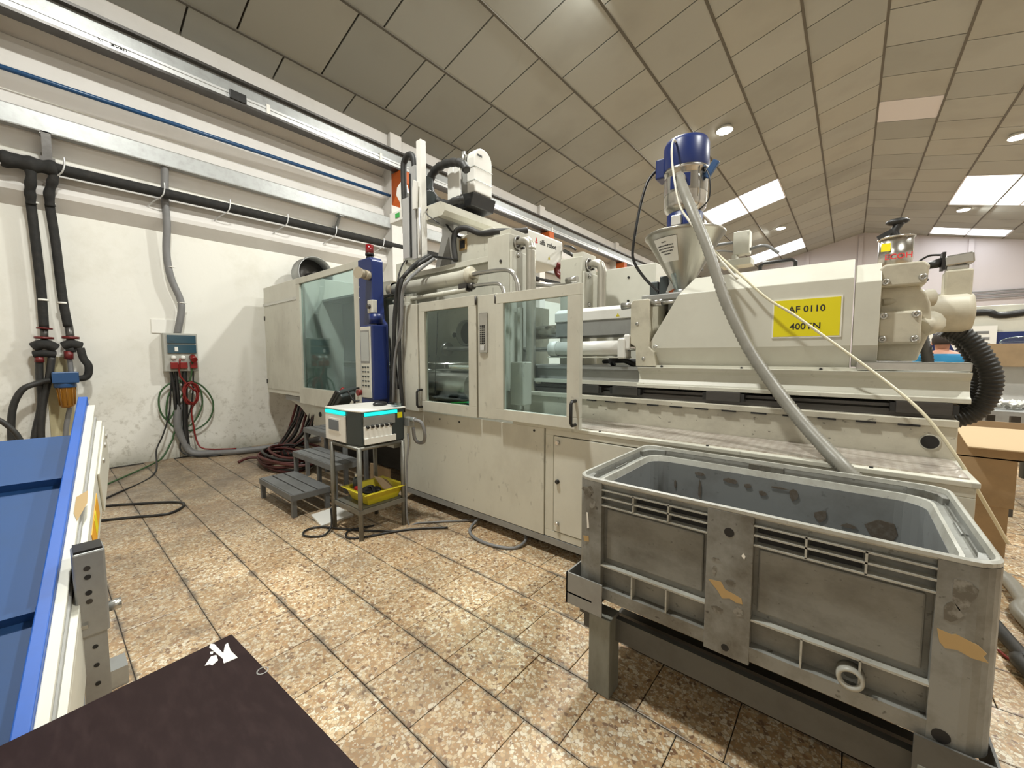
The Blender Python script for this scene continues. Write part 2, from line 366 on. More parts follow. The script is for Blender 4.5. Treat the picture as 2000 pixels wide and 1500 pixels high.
def wallmat():
    m, nt, b = nodes('whitewashed_wall')
    g = N(nt, 'ShaderNodeNewGeometry'); pos = g.outputs['Position']
    sx = N(nt, 'ShaderNodeSeparateXYZ'); nt.links.new(pos, sx.inputs[0])
    n1 = N(nt, 'ShaderNodeTexNoise', Scale=1.3, Detail=9.0, Roughness=0.7); nt.links.new(pos, n1.inputs['Vector'])
    c = mixc(nt, ramp(nt, n1.outputs['Fac'], [(0.5, (0,0,0)), (0.75, (0.35,)*3)]).outputs[0], (0.79, 0.78, 0.72), (0.5, 0.47, 0.36))
    n2 = N(nt, 'ShaderNodeTexNoise', Scale=11.0, Detail=6.0, Roughness=0.75); nt.links.new(pos, n2.inputs['Vector'])
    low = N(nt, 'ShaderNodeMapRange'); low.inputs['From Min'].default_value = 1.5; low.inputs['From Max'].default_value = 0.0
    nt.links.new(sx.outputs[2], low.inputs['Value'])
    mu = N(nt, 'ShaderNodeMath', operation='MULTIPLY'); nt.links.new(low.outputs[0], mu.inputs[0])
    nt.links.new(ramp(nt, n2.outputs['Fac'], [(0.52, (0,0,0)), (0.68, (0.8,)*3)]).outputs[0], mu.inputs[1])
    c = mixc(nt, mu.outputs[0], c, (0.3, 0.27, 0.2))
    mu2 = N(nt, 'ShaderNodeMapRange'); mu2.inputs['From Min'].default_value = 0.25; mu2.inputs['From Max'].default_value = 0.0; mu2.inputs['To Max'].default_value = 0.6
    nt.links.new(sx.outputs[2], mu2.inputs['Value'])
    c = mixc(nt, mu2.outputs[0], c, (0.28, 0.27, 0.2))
    nt.links.new(c, b.inputs['Base Color']); b.inputs['Roughness'].default_value = 0.75
    bp = N(nt, 'ShaderNodeBump', Strength=0.25, Distance=0.02); nt.links.new(n1.outputs['Fac'], bp.inputs['Height']); nt.links.new(bp.outputs[0], b.inputs['Normal'])
    return m
M['wall'] = wallmat()
M['wallpaint'] = worn('white_concrete', (0.7, 0.68, 0.65), (0.5, 0.47, 0.42), 0.3, 2, 0.7)
M['endwall'] = worn('end_wall_paint', (0.5, 0.46, 0.47), (0.42, 0.38, 0.38), 0.4, 0.5, 0.8)
def ceilmat(name, col):
    m, nt, b = nodes(name)
    oi = N(nt, 'ShaderNodeObjectInfo'); g = N(nt, 'ShaderNodeNewGeometry')
    t = ramp(nt, oi.outputs['Random'], [(0.0, (0.86, 0.86, 0.86)), (0.5, (1,1,1)), (1.0, (1.0, 0.97, 0.93))])
    n1 = N(nt, 'ShaderNodeTexNoise', Scale=0.7, Detail=5.0); nt.links.new(g.outputs['Position'], n1.inputs['Vector'])
    c = mixc(nt, 1.0, col, t.outputs[0], 'MULTIPLY')
    c = mixc(nt, ramp(nt, n1.outputs['Fac'], [(0.5, (0,0,0)), (0.75, (0.4,)*3)]).outputs[0], c, (0.2, 0.195, 0.17))
    nt.links.new(c, b.inputs['Base Color']); b.inputs['Roughness'].default_value = 0.7
    return m
M['ceil'] = ceilmat('ceiling_board', (0.33, 0.335, 0.305))
M['ceilwhite'] = simple('ceiling_board_white', (0.6, 0.58, 0.6), 0.7)
M['tbar'] = simple('ceiling_bar', (0.085, 0.075, 0.055), 0.6)
def platemat():
    m, nt, b = nodes('tread_plate')
    g = N(nt, 'ShaderNodeNewGeometry'); mp = N(nt, 'ShaderNodeMapping'); nt.links.new(g.outputs['Position'], mp.inputs[0])
    ck = N(nt, 'ShaderNodeTexChecker', Scale=36.0); nt.links.new(mp.outputs[0], ck.inputs['Vector']); mp.inputs['Rotation'].default_value = (0, 0, 0.785)
    mp.inputs['Location'].default_value = (0, 0, 0.013)
    n1 = N(nt, 'ShaderNodeTexNoise', Scale=7.0, Detail=8.0, Roughness=0.7); nt.links.new(g.outputs['Position'], n1.inputs['Vector'])
    c = mixc(nt, ramp(nt, n1.outputs['Fac'], [(0.4, (0,0,0)), (0.75, (1,1,1))]).outputs[0], (0.66, 0.62, 0.56), (0.33, 0.28, 0.24))
    c2 = mixc(nt, ck.outputs['Fac'], c, (0.85, 0.82, 0.8), 'MULTIPLY')
    nt.links.new(c2, b.inputs['Base Color']); b.inputs['Metallic'].default_value = 0.5; b.inputs['Roughness'].default_value = 0.38
    bp = N(nt, 'ShaderNodeBump', Strength=0.5, Distance=0.004); nt.links.new(ck.outputs['Fac'], bp.inputs['Height']); nt.links.new(bp.outputs[0], b.inputs['Normal'])
    return m
M['plate'] = platemat()
M['cable_red'] = simple('dark_red_cable', (0.07, 0.012, 0.01), 0.5)
M['whitecab'] = simple('white_tube', (0.75, 0.72, 0.62), 0.35)

# ================================================================ THE SETTING
X_WALL, X_RIGHT, Y_BACK, Y_END = -7.85, 8.6, -4.0, 29.0
RIDGE_X, RIDGE_Z, SLOPE = 0.28, 8.15, 0.25
def cz(x): return RIDGE_Z - SLOPE*abs(x-RIDGE_X)
camR = cam.matrix_world.to_3x3()
def in_view(p, margin=1.06):
    c = camR.transposed() @ (Vector(p) - Vector((0, 0, 1.55)))
    if c.z > -0.05: return False
    return abs(c.x/-c.z)*780.32 < 1000*margin and abs(c.y/-c.z)*780.32 < 750*margin
def struct(name, mb, mat, label=None, **k): return link(name, mb, mat, kind='structure', label=label, **k)
floor = struct('floor', MB().box(X_WALL-0.2, X_RIGHT+0.2, Y_BACK-0.2, Y_END+0.2, -0.1, -0.007), M['grout'], 'factory floor of square terrazzo tiles with dark joints')
T = 0.3465; TG = 0.0022
tmesh = MB(); a = T/2-TG; b_ = a-0.003
tmesh.add([(-a,-a,-0.02), (a,-a,-0.02), (a,a,-0.02), (-a,a,-0.02), (-a,-a,-0.0018), (a,-a,-0.0018), (a,a,-0.0018), (-a,a,-0.0018), (-b_,-b_,0), (b_,-b_,0), (b_,b_,0), (-b_,b_,0)],
    [(0,1,5,4), (1,2,6,5), (2,3,7,6), (3,0,4,7), (4,5,9,8), (5,6,10,9), (6,7,11,10), (7,4,8,11), (8,9,10,11)])
cells = []
for r in range(-15, 82):
    y = 0.915 + T*(r+0.5)
    if y > Y_END or y < Y_BACK: continue
    for k in range(-24, 32):
        x = -2.035 + T*(k+0.5) + (T/2 if r % 2 else 0)
        if x < X_WALL-0.05 or x > X_RIGHT: continue
        vis = in_view((x, y, 0), 1.04) and not (-0.7 < x < 0.3 and 1.9 < y) and not (-3.4 < x < 0.4 and 2.75 < y < 4.2) and not (x < -3.4 and y > 3.3 and y < 6)
        cells.append(((x*x+y*y) if vis else 1e9+x*x+y*y, x, y))
cells.sort(); first = None; rest = MB()
for i, (d, x, y) in enumerate(cells):
    dz = random.uniform(-0.0008, 0.0004)
    if i < 300:
        if first is None:
            first = link('tile', MB().add([(v[0]+x, v[1]+y, v[2]) for v in tmesh.v], tmesh.f), M['terrazzo'], floor, recalc=False)
            base = Vector((x, y, 0))
        else:
            c = first.copy(); COL.objects.link(c); WM[c.name] = WM[first.name]; c.location = first.location + Vector((x, y, 0)) - base + Vector((0, 0, dz))
            c.rotation_euler.z = random.choice((0, math.pi/2, math.pi))
    else:
        rest.add([(v[0]+x, v[1]+y, v[2]+dz) for v in tmesh.v[4:]], [(4-4,5-4,9-4,8-4), (1,2,6,5), (2,3,7,6), (3,0,4,7), (4,5,6,7)])
link('far_tiles', rest, M['terrazzo'], floor, kind='stuff', recalc=False)

# ceiling
cb = MB()
cb.prism([(X_WALL-0.2, cz(X_WALL-0.2)+0.06), (RIDGE_X, RIDGE_Z+0.06), (X_RIGHT+0.2, cz(X_RIGHT+0.2)+0.06), (X_RIGHT+0.2, cz(X_RIGHT+0.2)+0.2), (RIDGE_X, RIDGE_Z+0.2), (X_WALL-0.2, cz(X_WALL-0.2)+0.2)], 'y', Y_BACK-0.2, Y_END+0.2)
ceiling = struct('ceiling', cb, M['tbar'], 'pitched ceiling of grey-beige boards between thin brown bars')
rows = [-7.9, -7.07, -5.77, -4.53, -3.32, -2.12, -0.93, 0.28, 1.5, 2.71, 3.93, 5.14, 6.36, 7.57, 8.6]
ph = {0: 4.0, 2: 3.74, 3: 5.67, 4: 8.69, 5: 8.14, 6: 9.92, 7: 12.08, 8: 12.35, 9: 11.8, 10: 12.4, 11: 12.0, 12: 12.3, 13: 12.1}
skyl = [(-4.53, -2.12, 16.5, 18.55), (2.71, 6.36, 20.3, 23.6), (-4.53, -2.12, 25.4, 27.6), (2.71, 5.14, 27.3, 28.5)]
panels = []
for r in range(len(rows)-1):
    x0, x1 = rows[r], rows[r+1]; js = []
    if r == 1:
        js = [-4.0, -2.74, -1.52, -0.3, 0.92, 2.14, 3.36, 4.58, 5.02, 6.25, 6.73, 8.0, 8.36]
        while js[-1] < Y_END: js.append(js[-1]+1.22)
    else:
        y = ph[r] - 1.213*20
        while y < Y_END+1.3:
            js.append(y); y += 1.213
    for y0, y1 in zip(js, js[1:]):
        if y1 < Y_BACK or y0 > Y_END: continue
        xm, ym = (x0+x1)/2, (y0+y1)/2
        if any(a < xm < b and y1 > c+0.1 and y0 < d-0.1 for a, b, c, d in skyl):
            for a, b, c, d in skyl:
                if a < xm < b and y0 < c < y1 and c-y0 > 0.15: panels.append((x0, x1, y0, c))
                if a < xm < b and y0 < d < y1 and y1-d > 0.15: panels.append((x0, x1, d, y1))
            continue
        panels.append((x0, x1, y0, y1))
def panel_mb(x0, x1, y0, y1):
    g = 0.022; xa, xb = x0+g, x1-g; ya, yb = y0+0.013, y1-0.013
    return MB().prism([(xa, cz(xa)), (xb, cz(xb)), (xb, cz(xb)+0.03), (xa, cz(xa)+0.03)], 'y', ya, yb)
def psize(p):
    x0, x1, y0, y1 = p; xm, ym = (x0+x1)/2, (y0+y1)/2
    if not any(in_view((x, y, cz(x)), 1.0) for x in (x0, xm, x1) for y in (y0, ym, y1)): return 1e9
    return xm*xm + ym*ym + 40
panels.sort(key=psize); restp = MB(); cache = {}
for i, p in enumerate(panels):
    if i < 300 and psize(p) < 1e8:
        white = (p[0] == 0.28 and 14.0 < p[2] < 15.0)
        key = (p[0], round(p[3]-p[2], 2))
        if key in cache and not white:
            src, sp = cache[key]; c = src.copy(); COL.objects.link(c); WM[c.name] = WM[src.name]; c.location = src.location + Vector((0, p[2]-sp[2], 0))
        else:
            o = link('ceiling_panel', panel_mb(*p), M['ceilwhite'] if white else M['ceil'], ceiling)
            if white: set_props(o, 'pale replacement ceiling board')
            else: cache[key] = (o, p)
    else:
        q = panel_mb(*p); restp.add(q.v, q.f)
link('far_ceiling_panels', restp, M['ceil'], ceiling, kind='stuff')
for x in rows[1:-1]:
    link('ceiling_bar', MB().prism([(x-0.022, cz(x)-0.012), (x+0.022, cz(x)-0.012), (x+0.022, cz(x)+0.02), (x-0.022, cz(x)+0.02)], 'y', Y_BACK, Y_END), M['tbar'], ceiling)
for n, (x0, x1, y0, y1) in enumerate(skyl):
    fr = MB()
    for xa, xb, ya, yb in ((x0, x1, y0-0.03, y0), (x0, x1, y1, y1+0.03), (x0-0.02, x0+0.02, y0, y1), (x1-0.02, x1+0.02, y0, y1), ((x0+x1)/2-0.02, (x0+x1)/2+0.02, y0, y1)):
        fr.prism([(xa, cz(xa)-0.02), (xb, cz(xb)-0.02), (xb, cz(xb)+0.04), (xa, cz(xa)+0.04)], 'y', ya, yb)
    wf = struct('window_%d' % (n+1), fr, M['ceilwhite'], ['bright roof light to the left of the ridge', 'wide warm-lit roof light right of the ridge', 'far roof light left of the ridge near the end wall', 'farthest roof light right of the ridge'][n])
    xs = [x0, (x0+x1)/2, x1]
    for a, b in zip(xs, xs[1:]):
        link('roof_light_sheet', MB().prism([(a+0.03, cz(a+0.03)+0.01), (b-0.03, cz(b-0.03)+0.01), (b-0.03, cz(b-0.03)+0.02), (a+0.03, cz(a+0.03)+0.02)], 'y', y0, y1), M['skywarm' if n == 1 else 'sky'], wf)

# left wall with its ribs, pilasters, eave beam
wl = struct('wall_left', MB().box(X_WALL-0.25, X_WALL, Y_BACK-0.2, Y_END, 0, 6.3), M['wall'], 'whitewashed side wall with grime along its foot')
for z in (3.38, 4.08, 4.74, 5.38):
    link('wall_rib', MB().prism([(-7.86, z), (-7.69, z+0.16), (-7.68, z+0.22), (-7.76, z+0.6), (-7.86, z+0.66)], 'y', Y_BACK, Y_END), M['wallpaint'], wl)
link('eave_beam', MB().box(-7.86, -7.6, Y_BACK, Y_END, 5.86, 6.5), M['wallpaint'], wl)
for y in (-0.5, 4.97, 10.24, 15.5, 20.8, 26.0):
    link('pilaster', MB().box(-7.86, -7.5, y, y+0.28, 0 if y > 4 else 3.38, 6.35), M['wallpaint'], wl, bevel=0.01)
struct('wall_right', MB().box(X_RIGHT, X_RIGHT+0.25, Y_BACK, Y_END, 0, 6.6), M['wallpaint'], 'white side wall on the right')
struct('wall_back', MB().prism([(X_WALL, 0), (X_RIGHT, 0), (X_RIGHT, cz(X_RIGHT)+0.1), (RIDGE_X, RIDGE_Z+0.1), (X_WALL, cz(X_WALL)+0.1)], 'y', Y_BACK-0.25, Y_BACK), M['wallpaint'], 'white gable wall behind the viewer')
we = struct('wall_end', MB().prism([(X_WALL, 0), (X_RIGHT, 0), (X_RIGHT, cz(X_RIGHT)+0.1), (RIDGE_X, RIDGE_Z+0.1), (X_WALL, cz(X_WALL)+0.1)], 'y', Y_END, Y_END+0.25), M['endwall'], 'mauve-grey gable wall at the far end of the hall')
for x in (-2.2, 0.1, 2.2, 4.1, 6.0): link('wall_post', MB().box(x, x+0.18, Y_END-0.08, Y_END+0.01, 0, cz(x)-0.1), M['endwall'], we)
for z in (4.25, 4.42, 4.55): link('wall_pipe', MB().cyl((2.5, Y_END-0.15, z), (8.5, Y_END-0.15, z), 0.035, n=6), M['conduit'], we)
# ---------------------------------------------------------------- lamps
for i, (x, y) in enumerate(LAMPS):
    z = cz(x)
    lab = ['bright round ceiling lamp above the blue hopper loader', 'far ceiling lamp left of the ridge beyond the first roof light', 'right-hand ceiling lamp before the wide roof light, at the edge of the picture', 'small far ceiling lamp just behind the wide roof light']
    L = {2: lab[0], 3: lab[1], 6: lab[2], 7: lab[3]}.get(i, {0: 'ceiling lamp out of the picture above the stretch of floor before the steps', 1: 'ceiling lamp just above the top edge of the picture', 4: 'ceiling lamp out of the picture over the right-hand aisle', 5: 'ceiling lamp out of the picture to the right of the hopper'}.get(i))
    t = thing('ceiling_lamp', L, 'lamp', (x, y, z-0.06), 'round lamps in the ceiling')
    link('lamp_housing', MB().cyl((x, y, z-0.07), (x, y, z+0.02), 0.2, 0.16, 20), M['white'], t)
    link('lamp_disc', MB().cyl((x, y, z-0.085), (x, y, z-0.068), 0.17, n=20), M['lampglow'], t)
    ld = bpy.data.lights.new('lamp_light', 'AREA'); ld.shape = 'DISK'; ld.size = 0.45; ld.energy = LAMP_POWER; ld.color = (0.985, 0.99, 0.935)
    lo = bpy.data.objects.new('lamp_light', ld); COL.objects.link(lo); place(lo, t, (x, y, z-0.11))
# ---------------------------------------------------------------- crane beam, busbar, orange brackets, pipes along the left wall
cbm = thing('crane_beam', 'long grey steel crane beam along the left wall on orange brackets', 'beam', (-7.3, 12, 5.12))
link('beam_web', MB().box(-7.32, -7.3, Y_BACK+0.05, 28.9, 5.37, 5.72), M['galv'], cbm)
link('top_flange', MB().box(-7.4, -7.22, Y_BACK+0.05, 28.9, 5.7, 5.735), M['darksteel'], cbm)
link('bottom_flange', MB().box(-7.4, -7.22, Y_BACK+0.05, 28.9, 5.36, 5.395), M['darksteel'], cbm)

bar = thing('busbar', 'white aluminium conductor rail clipped along the crane beam, stamped SL 4x40', 'rail', (-7.24, 12, 5.40))
for y0, y1 in ((-3.9, 2.07), (2.25, 28)):
    link('busbar_profile', MB().prism([(-7.29, 5.40), (-7.235, 5.40), (-7.235, 5.43), (-7.25, 5.435), (-7.25, 5.465), (-7.235, 5.47), (-7.235, 5.50), (-7.29, 5.50)], 'y', y0, y1), M['alu'], bar)
link('splice_box', MB().box(-7.3, -7.2, 2.05, 2.27, 5.39, 5.52), M['black'], bar, bevel=0.01)
for y in (2.55, 4.55, 7.6, 10.5, 13.5):
    link('rail_clip', MB().box(-7.3, -7.225, y, y+0.05, 5.39, 5.54), M['whitepl'], bar)
text_mesh('stamp', 'SL  4x40', 0.075, M['ink'], bar, (-7.247, 0.82, 5.449), (math.pi/2, 0, math.pi/2))
for i, y in enumerate((4.98, 10.25, 15.52)):
    lb = ['orange painted bracket on the pilaster behind the robot arm', 'orange painted bracket on the second pilaster, above the white robot cabinet', 'orange painted bracket on the third pilaster, far along the wall'][i]
    t = link('crane_bracket', MB().prism([(-7.5, 4.72), (-7.5, 5.35), (-7.15, 5.35), (-7.15, 5.12)], 'y', y, y+0.26), M['orange'], bevel=0.005, label=lb, cat='bracket', group='orange crane beam brackets')
# blue pipe
bp = thing('blue_pipe', 'thin dark blue compressed-air pipe along the ribbed wall', 'pipe', (-7.55, 1, 4.83))
link('pipe_run', MB().tube([(-7.55, -3.9, 4.8), (-7.55, 5.15, 4.93)], 0.03, 10, smoothpath=False), M['bluepipe'], bp)
link('end_fitting', MB().cyl((-7.55, 5.0, 4.928), (-7.55, 5.3, 4.932), 0.055, n=12).cyl((-7.55, 5.3, 4.932), (-7.45, 5.4, 4.85), 0.03, n=10), M['bluepipe'], bp)
# cable tray channel
ct = thing('cable_channel', 'galvanised steel channel on brackets running along the left wall', 'channel', (-7.6, 1, 4.3))
link('channel_web', MB().box(-7.56, -7.55, -3.9, 12, 4.27, 4.47), M['galv'], ct)
link('channel_flange', MB().box(-7.66, -7.55, -3.9, 12, 4.255, 4.27), M['greybeam'], ct)
link('channel_flange', MB().box(-7.66, -7.55, -3.9, 12, 4.47, 4.482), M['greybeam'], ct)
for y in (0.2, 3.9, 7.6):
    link('gusset', MB().prism([(-7.85, 4.255), (-7.56, 4.255), (-7.85, 3.9)], 'y', y, y+0.012).box(-7.85, -7.56, y-0.04, y+0.05, 4.24, 4.255).box(-7.85, -7.84, y-0.04, y+0.05, 3.88, 4.25), M['galv'], ct)
link('hanger_strap', MB().box(-7.58, -7.55, 0.17, 0.25, 3.86, 4.27).box(-7.56, -7.52, 0.15, 0.27, 3.9, 3.96), M['darksteel'], ct)
# black insulated header pipe with drops
hp = thing('insulated_pipe', 'thick black foam-insulated water pipe hung along the left wall with two drops', 'pipe', (-7.55, 1, 3.85))
link('header', MB().tube([(-7.55, -3.9, 3.84), (-7.55, 0, 3.85), (-7.55, 3, 3.89), (-7.55, 12, 3.97)], 0.068, 12), M['foam'], hp)
link('header_lagging', MB().tube([(-7.55, -0.15, 3.83), (-7.55, 0.0, 3.83), (-7.55, 0.15, 3.84), (-7.55, 0.28, 3.85)], 0.095, 12, radii=lambda i, m: 0.085+0.012*math.sin(i*0.9)), M['foam'], hp)
for yy, pts in ((0, [(-7.550, 0.059, 3.807), (-7.550, 0.068, 3.693), (-7.600, 0.054, 3.583), (-7.640, 0.049, 3.503), (-7.680, 0.052, 3.405)]), (1, [(-7.550, 0.250, 3.874), (-7.550, 0.248, 3.752), (-7.600, 0.223, 3.654), (-7.640, 0.201, 3.548), (-7.680, 0.204, 3.423)])):
    link('drop_elbow', MB().tube(pts, 0.07, 10, radii=lambda i, m: 0.047+0.004*math.sin(i*0.8)), M['foam'], hp)
link('drop_pipe', MB().tube([(-7.700, 0.049, 3.427), (-7.700, 0.060, 3.034), (-7.700, 0.075, 2.417), (-7.700, 0.073, 1.913)], 0.044, 10), M['foam'], hp)
link('drop_pipe', MB().tube([(-7.700, 0.200, 3.439), (-7.700, 0.224, 3.008), (-7.700, 0.247, 2.311), (-7.700, 0.276, 1.937)], 0.044, 10), M['foam'], hp)
for c in ((-7.700, 0.069, 3.427), (-7.700, 0.205, 3.453), (-7.700, 0.083, 2.255), (-7.700, 0.243, 2.233)):
    link('tie_band', MB().cyl((c[0], c[1], c[2]-0.012), (c[0], c[1], c[2]+0.012), 0.05, n=12), M['whitepl'], hp)
for y in (0.34, 1.28, 2.06, 2.9, 3.75, 4.75):
    link('pipe_hook', MB().tube([(-7.47, y, 3.99), (-7.47, y, 3.9), (-7.49, y-0.03, 3.8), (-7.6, y-0.12, 3.72), (-7.78, y-0.2, 3.62)], 0.009, 6), M['alu'], hp)
# valves and filter under the drops
vs = thing('valve_set', 'pair of black-lagged water valves with red flanges below the insulated drops', 'valves', (-7.68, 0.15, 1.2))
link('red_flange', MB().cyl((-7.700, 0.066, 1.773), (-7.700, 0.067, 1.799), 0.085, n=14), M['redhose'], vs)
link('red_flange', MB().cyl((-7.700, 0.077, 1.913), (-7.700, 0.076, 1.894), 0.07, n=14), M['redhose'], vs)
link('red_flange', MB().cyl((-7.700, 0.290, 1.780), (-7.700, 0.291, 1.813), 0.08, n=14), M['redhose'], vs)
link('pipe_neck', MB().cyl((-7.700, 0.066, 1.709), (-7.700, 0.075, 1.945), 0.035, n=10), M['darksteel'], vs)
link('pipe_neck', MB().cyl((-7.700, 0.291, 1.715), (-7.700, 0.281, 1.950), 0.04, n=10), M['darksteel'], vs)
link('lagged_manifold', MB().tube([(-7.680, -0.022, 1.669), (-7.660, 0.037, 1.702), (-7.660, 0.099, 1.697), (-7.680, 0.152, 1.659)], 0.06, 10).tube([(-7.680, -0.027, 1.581), (-7.660, 0.052, 1.594), (-7.680, 0.148, 1.582)], 0.045, 10), M['foam'], vs)
link('lagged_manifold', MB().tube([(-7.680, 0.222, 1.687), (-7.660, 0.293, 1.714), (-7.680, 0.374, 1.689)], 0.055, 10).tube([(-7.680, 0.246, 1.635), (-7.660, 0.317, 1.648)], 0.04, 8), M['foam'], vs)
link('return_hose', MB().tube([(-7.660, 0.367, 1.662), (-7.640, 0.387, 1.529), (-7.620, 0.426, 1.429), (-7.620, 0.405, 1.295), (-7.620, 0.313, 1.266), (-7.640, 0.239, 1.281)], 0.04, 10), M['foam'], vs)
link('hose_tail', MB().tube([(-7.680, 0.016, 1.544), (-7.700, 0.005, 1.340), (-7.700, -0.003, 0.956), (-7.700, -0.061, 0.641), (-7.700, -0.099, 0.390)], 0.035, 8), M['rubber'], vs)
link('hose_tail', MB().tube([(-7.680, 0.116, 1.543), (-7.680, 0.082, 1.306), (-7.680, 0.013, 0.956), (-7.680, -0.020, 0.638), (-7.680, -0.029, 0.315)], 0.035, 8), M['rubber'], vs)
link('hose_tail', MB().tube([(-7.680, 0.261, 1.595), (-7.700, 0.270, 1.397), (-7.700, 0.253, 0.999), (-7.700, 0.196, 0.671), (-7.700, 0.161, 0.342)], 0.026, 8), M['conduit'], vs)
link('union_nut', MB().cyl((-7.680, 0.016, 1.550), (-7.680, 0.013, 1.480), 0.042, n=8), M['redhose'], vs)
link('union_nut', MB().cyl((-7.680, 0.263, 1.622), (-7.680, 0.262, 1.517), 0.045, n=8), M['redhose'], vs)
bd = link('wall_board', MB().box(-7.849, -7.83, 0.06, 0.28, 0.35, 1.55), M['board'], label='yellowed mounting board on the wall behind the water filter', cat='board')
fl = thing('water_filter', 'water filter with blue head and amber bowl on the left wall', 'filter', (-7.62, 0.22, 0.95))
link('filter_head', MB().box(-7.72, -7.5, 0.1, 0.33, 1.22, 1.36).cyl((-7.61, 0.21, 1.16), (-7.61, 0.21, 1.24), 0.1, n=16), M['bluecap'], fl, bevel=0.01)
bw = MB().lathe([(0.001, 0.9), (0.05, 0.905), (0.066, 0.93), (0.085, 1.17), (0.09, 1.18)], (-7.61, 0.215, 0), n=20)
for k in range(10):
    a = k*math.pi/5; bw.cyl((-7.61+0.07*math.cos(a), 0.215+0.07*math.sin(a), 0.94), (-7.61+0.087*math.cos(a), 0.215+0.087*math.sin(a), 1.16), 0.005, n=5)
link('filter_bowl', bw, M['amber'], fl)
link('filter_hose', MB().tube([(-7.600, 0.092, 1.263), (-7.600, -0.009, 1.230), (-7.580, -0.132, 1.163), (-7.580, -0.211, 0.985), (-7.580, -0.244, 0.743), (-7.580, -0.253, 0.436), (-7.580, -0.265, -0.059)], 0.033, 8), M['rubber'], fl)
link('black_hose', MB().tube([(-5.6, -0.6, 1.0), (-5.6, -0.35, 1.06), (-5.6, -0.2, 0.95), (-5.6, -0.12, 0.7), (-5.6, -0.1, 0.02)], 0.02, 8), M['rubber'], None, label='black hose arching behind the conveyor at the left edge', cat='hose')
# socket box
sb = thing('socket_box', 'wall power distribution box with blue-green covers and red sockets', 'power box', (-7.75, 1.4, 1.33))
link('enclosure', MB().box(-7.85, -7.69, 1.2, 1.6, 1.33, 1.9), M['fusebox'], sb, bevel=0.008)
for z0, z1 in ((1.75, 1.87), (1.6, 1.73)):
    f_ = link('breaker_cover', MB().box(-7.69, -7.67, 1.24, 1.58, z0, z1), M['tealbox'], sb, bevel=0.005)
    link('breakers', MB().box(-7.668, -7.662, 1.27+(0.05 if z0 < 1.7 else 0), 1.33+(0.03 if z0 < 1.7 else 0), z0+0.03, z1-0.035), M['whitepl'] if z0 < 1.7 else M['tealbox'], f_)
for i, y in enumerate((1.27, 1.38, 1.5)):
    f_ = link('red_socket', MB().box(-7.69, -7.64, y-0.01, y+0.08, 1.37, 1.47), M['red'], sb, bevel=0.01)
    if i < 2: link('screw_cap', MB().ball((-7.68, y+0.035, 1.535), 0.033), M['whitepl'], sb)
    else: link('red_plug', MB().cyl((-7.69, y+0.03, 1.55), (-7.58, y+0.03, 1.5), 0.04, n=14), M['red'], sb)
link('mounting_plate', MB().box(-7.849, -7.835, 1.1, 1.45, 1.9, 2.1), M['paper'], None, label='scuffed white plate with a hole, on the wall behind the grey conduit', cat='plate')
link('conduit_riser', MB().tube([(-7.600, 1.328, 4.406), (-7.660, 1.313, 3.885), (-7.680, 1.319, 3.458), (-7.720, 1.302, 3.096), (-7.720, 1.332, 2.732), (-7.720, 1.429, 2.406), (-7.720, 1.432, 2.216), (-7.740, 1.373, 1.893)], 0.045, 10), M['conduit'], sb, label='dark grey flexible conduit rising from the box')
for c in ((-7.720, 1.338, 2.867), (-7.720, 1.445, 2.354)):
    link('tie_band', MB().tube([(c[0], c[1]-0.055, c[2]), (c[0]+0.05, c[1], c[2]), (c[0], c[1]+0.055, c[2])], 0.008, 6), M['whitepl'], sb)
fc = thing('floor_conduit', 'thick grey conduit from under the power box along the wall foot to the machine', 'conduit', (-7.6, 1.6, 0))
link('conduit', MB().tube([(-7.780, 1.343, 0.825), (-7.760, 1.319, 0.515), (-7.740, 1.371, 0.273), (-7.680, 1.463, 0.075), (-7.52, 1.72, 0.05), (-7.35, 2.0, 0.05), (-7.25, 2.4, 0.05), (-7.3, 2.75, 0.05), (-7.2, 3.2, 0.06)], 0.05, 10), M['conduit'], fc)
link('cable_pair', MB().tube([(-7.750, 1.278, 1.341), (-7.750, 1.300, 1.063), (-7.750, 1.310, 0.752)], 0.022, 8).tube([(-7.750, 1.331, 1.340), (-7.750, 1.342, 1.061), (-7.750, 1.346, 0.748)], 0.022, 8).tube([(-7.750, 1.434, 1.337), (-7.750, 1.426, 0.898), (-7.750, 1.408, 0.504), (-7.720, 1.413, 0.189)], 0.035, 8), M['black'], fc)
gc = link('green_cable_coil', MB().tube([(-7.630, 1.512, 1.524), (-7.700, 1.493, 1.211), (-7.760, 1.355, 0.903), (-7.760, 1.221, 0.606), (-7.770, 1.126, 0.769), (-7.770, 1.150, 1.034), (-7.770, 1.339, 1.184), (-7.770, 1.585, 1.108), (-7.770, 1.636, 0.798), (-7.770, 1.494, 0.507), (-7.770, 1.306, 0.469), (-7.770, 1.201, 0.646), (-7.770, 1.241, 0.989), (-7.770, 1.400, 1.173), (-7.770, 1.630, 1.106), (-7.770, 1.776, 0.826), (-7.770, 1.710, 0.544), (-7.770, 1.508, 0.408), (-7.770, 1.305, 0.437), (-7.760, 1.242, 0.292), (-7.700, 1.129, 0.088), (-7.55, 1.0, 0.03), (-6.9, 0.55, 0.02), (-6.4, 0.2, 0.02)], 0.012, 6), M['green'], label='green cable coiled on the wall under the power box', cat='cable')
rc = MB()
pr = [Vector((-7.700, 1.483, 0.991)), ]
pts = []
for k in range(36):
    a = k*2*math.pi/9; r = 0.11+0.02*math.sin(k*1.3)
    pts.append((pr[0].x+0.03+0.02*math.sin(k), pr[0].y+r*math.cos(a)*(0.8), pr[0].z+r*1.35*math.sin(a)))
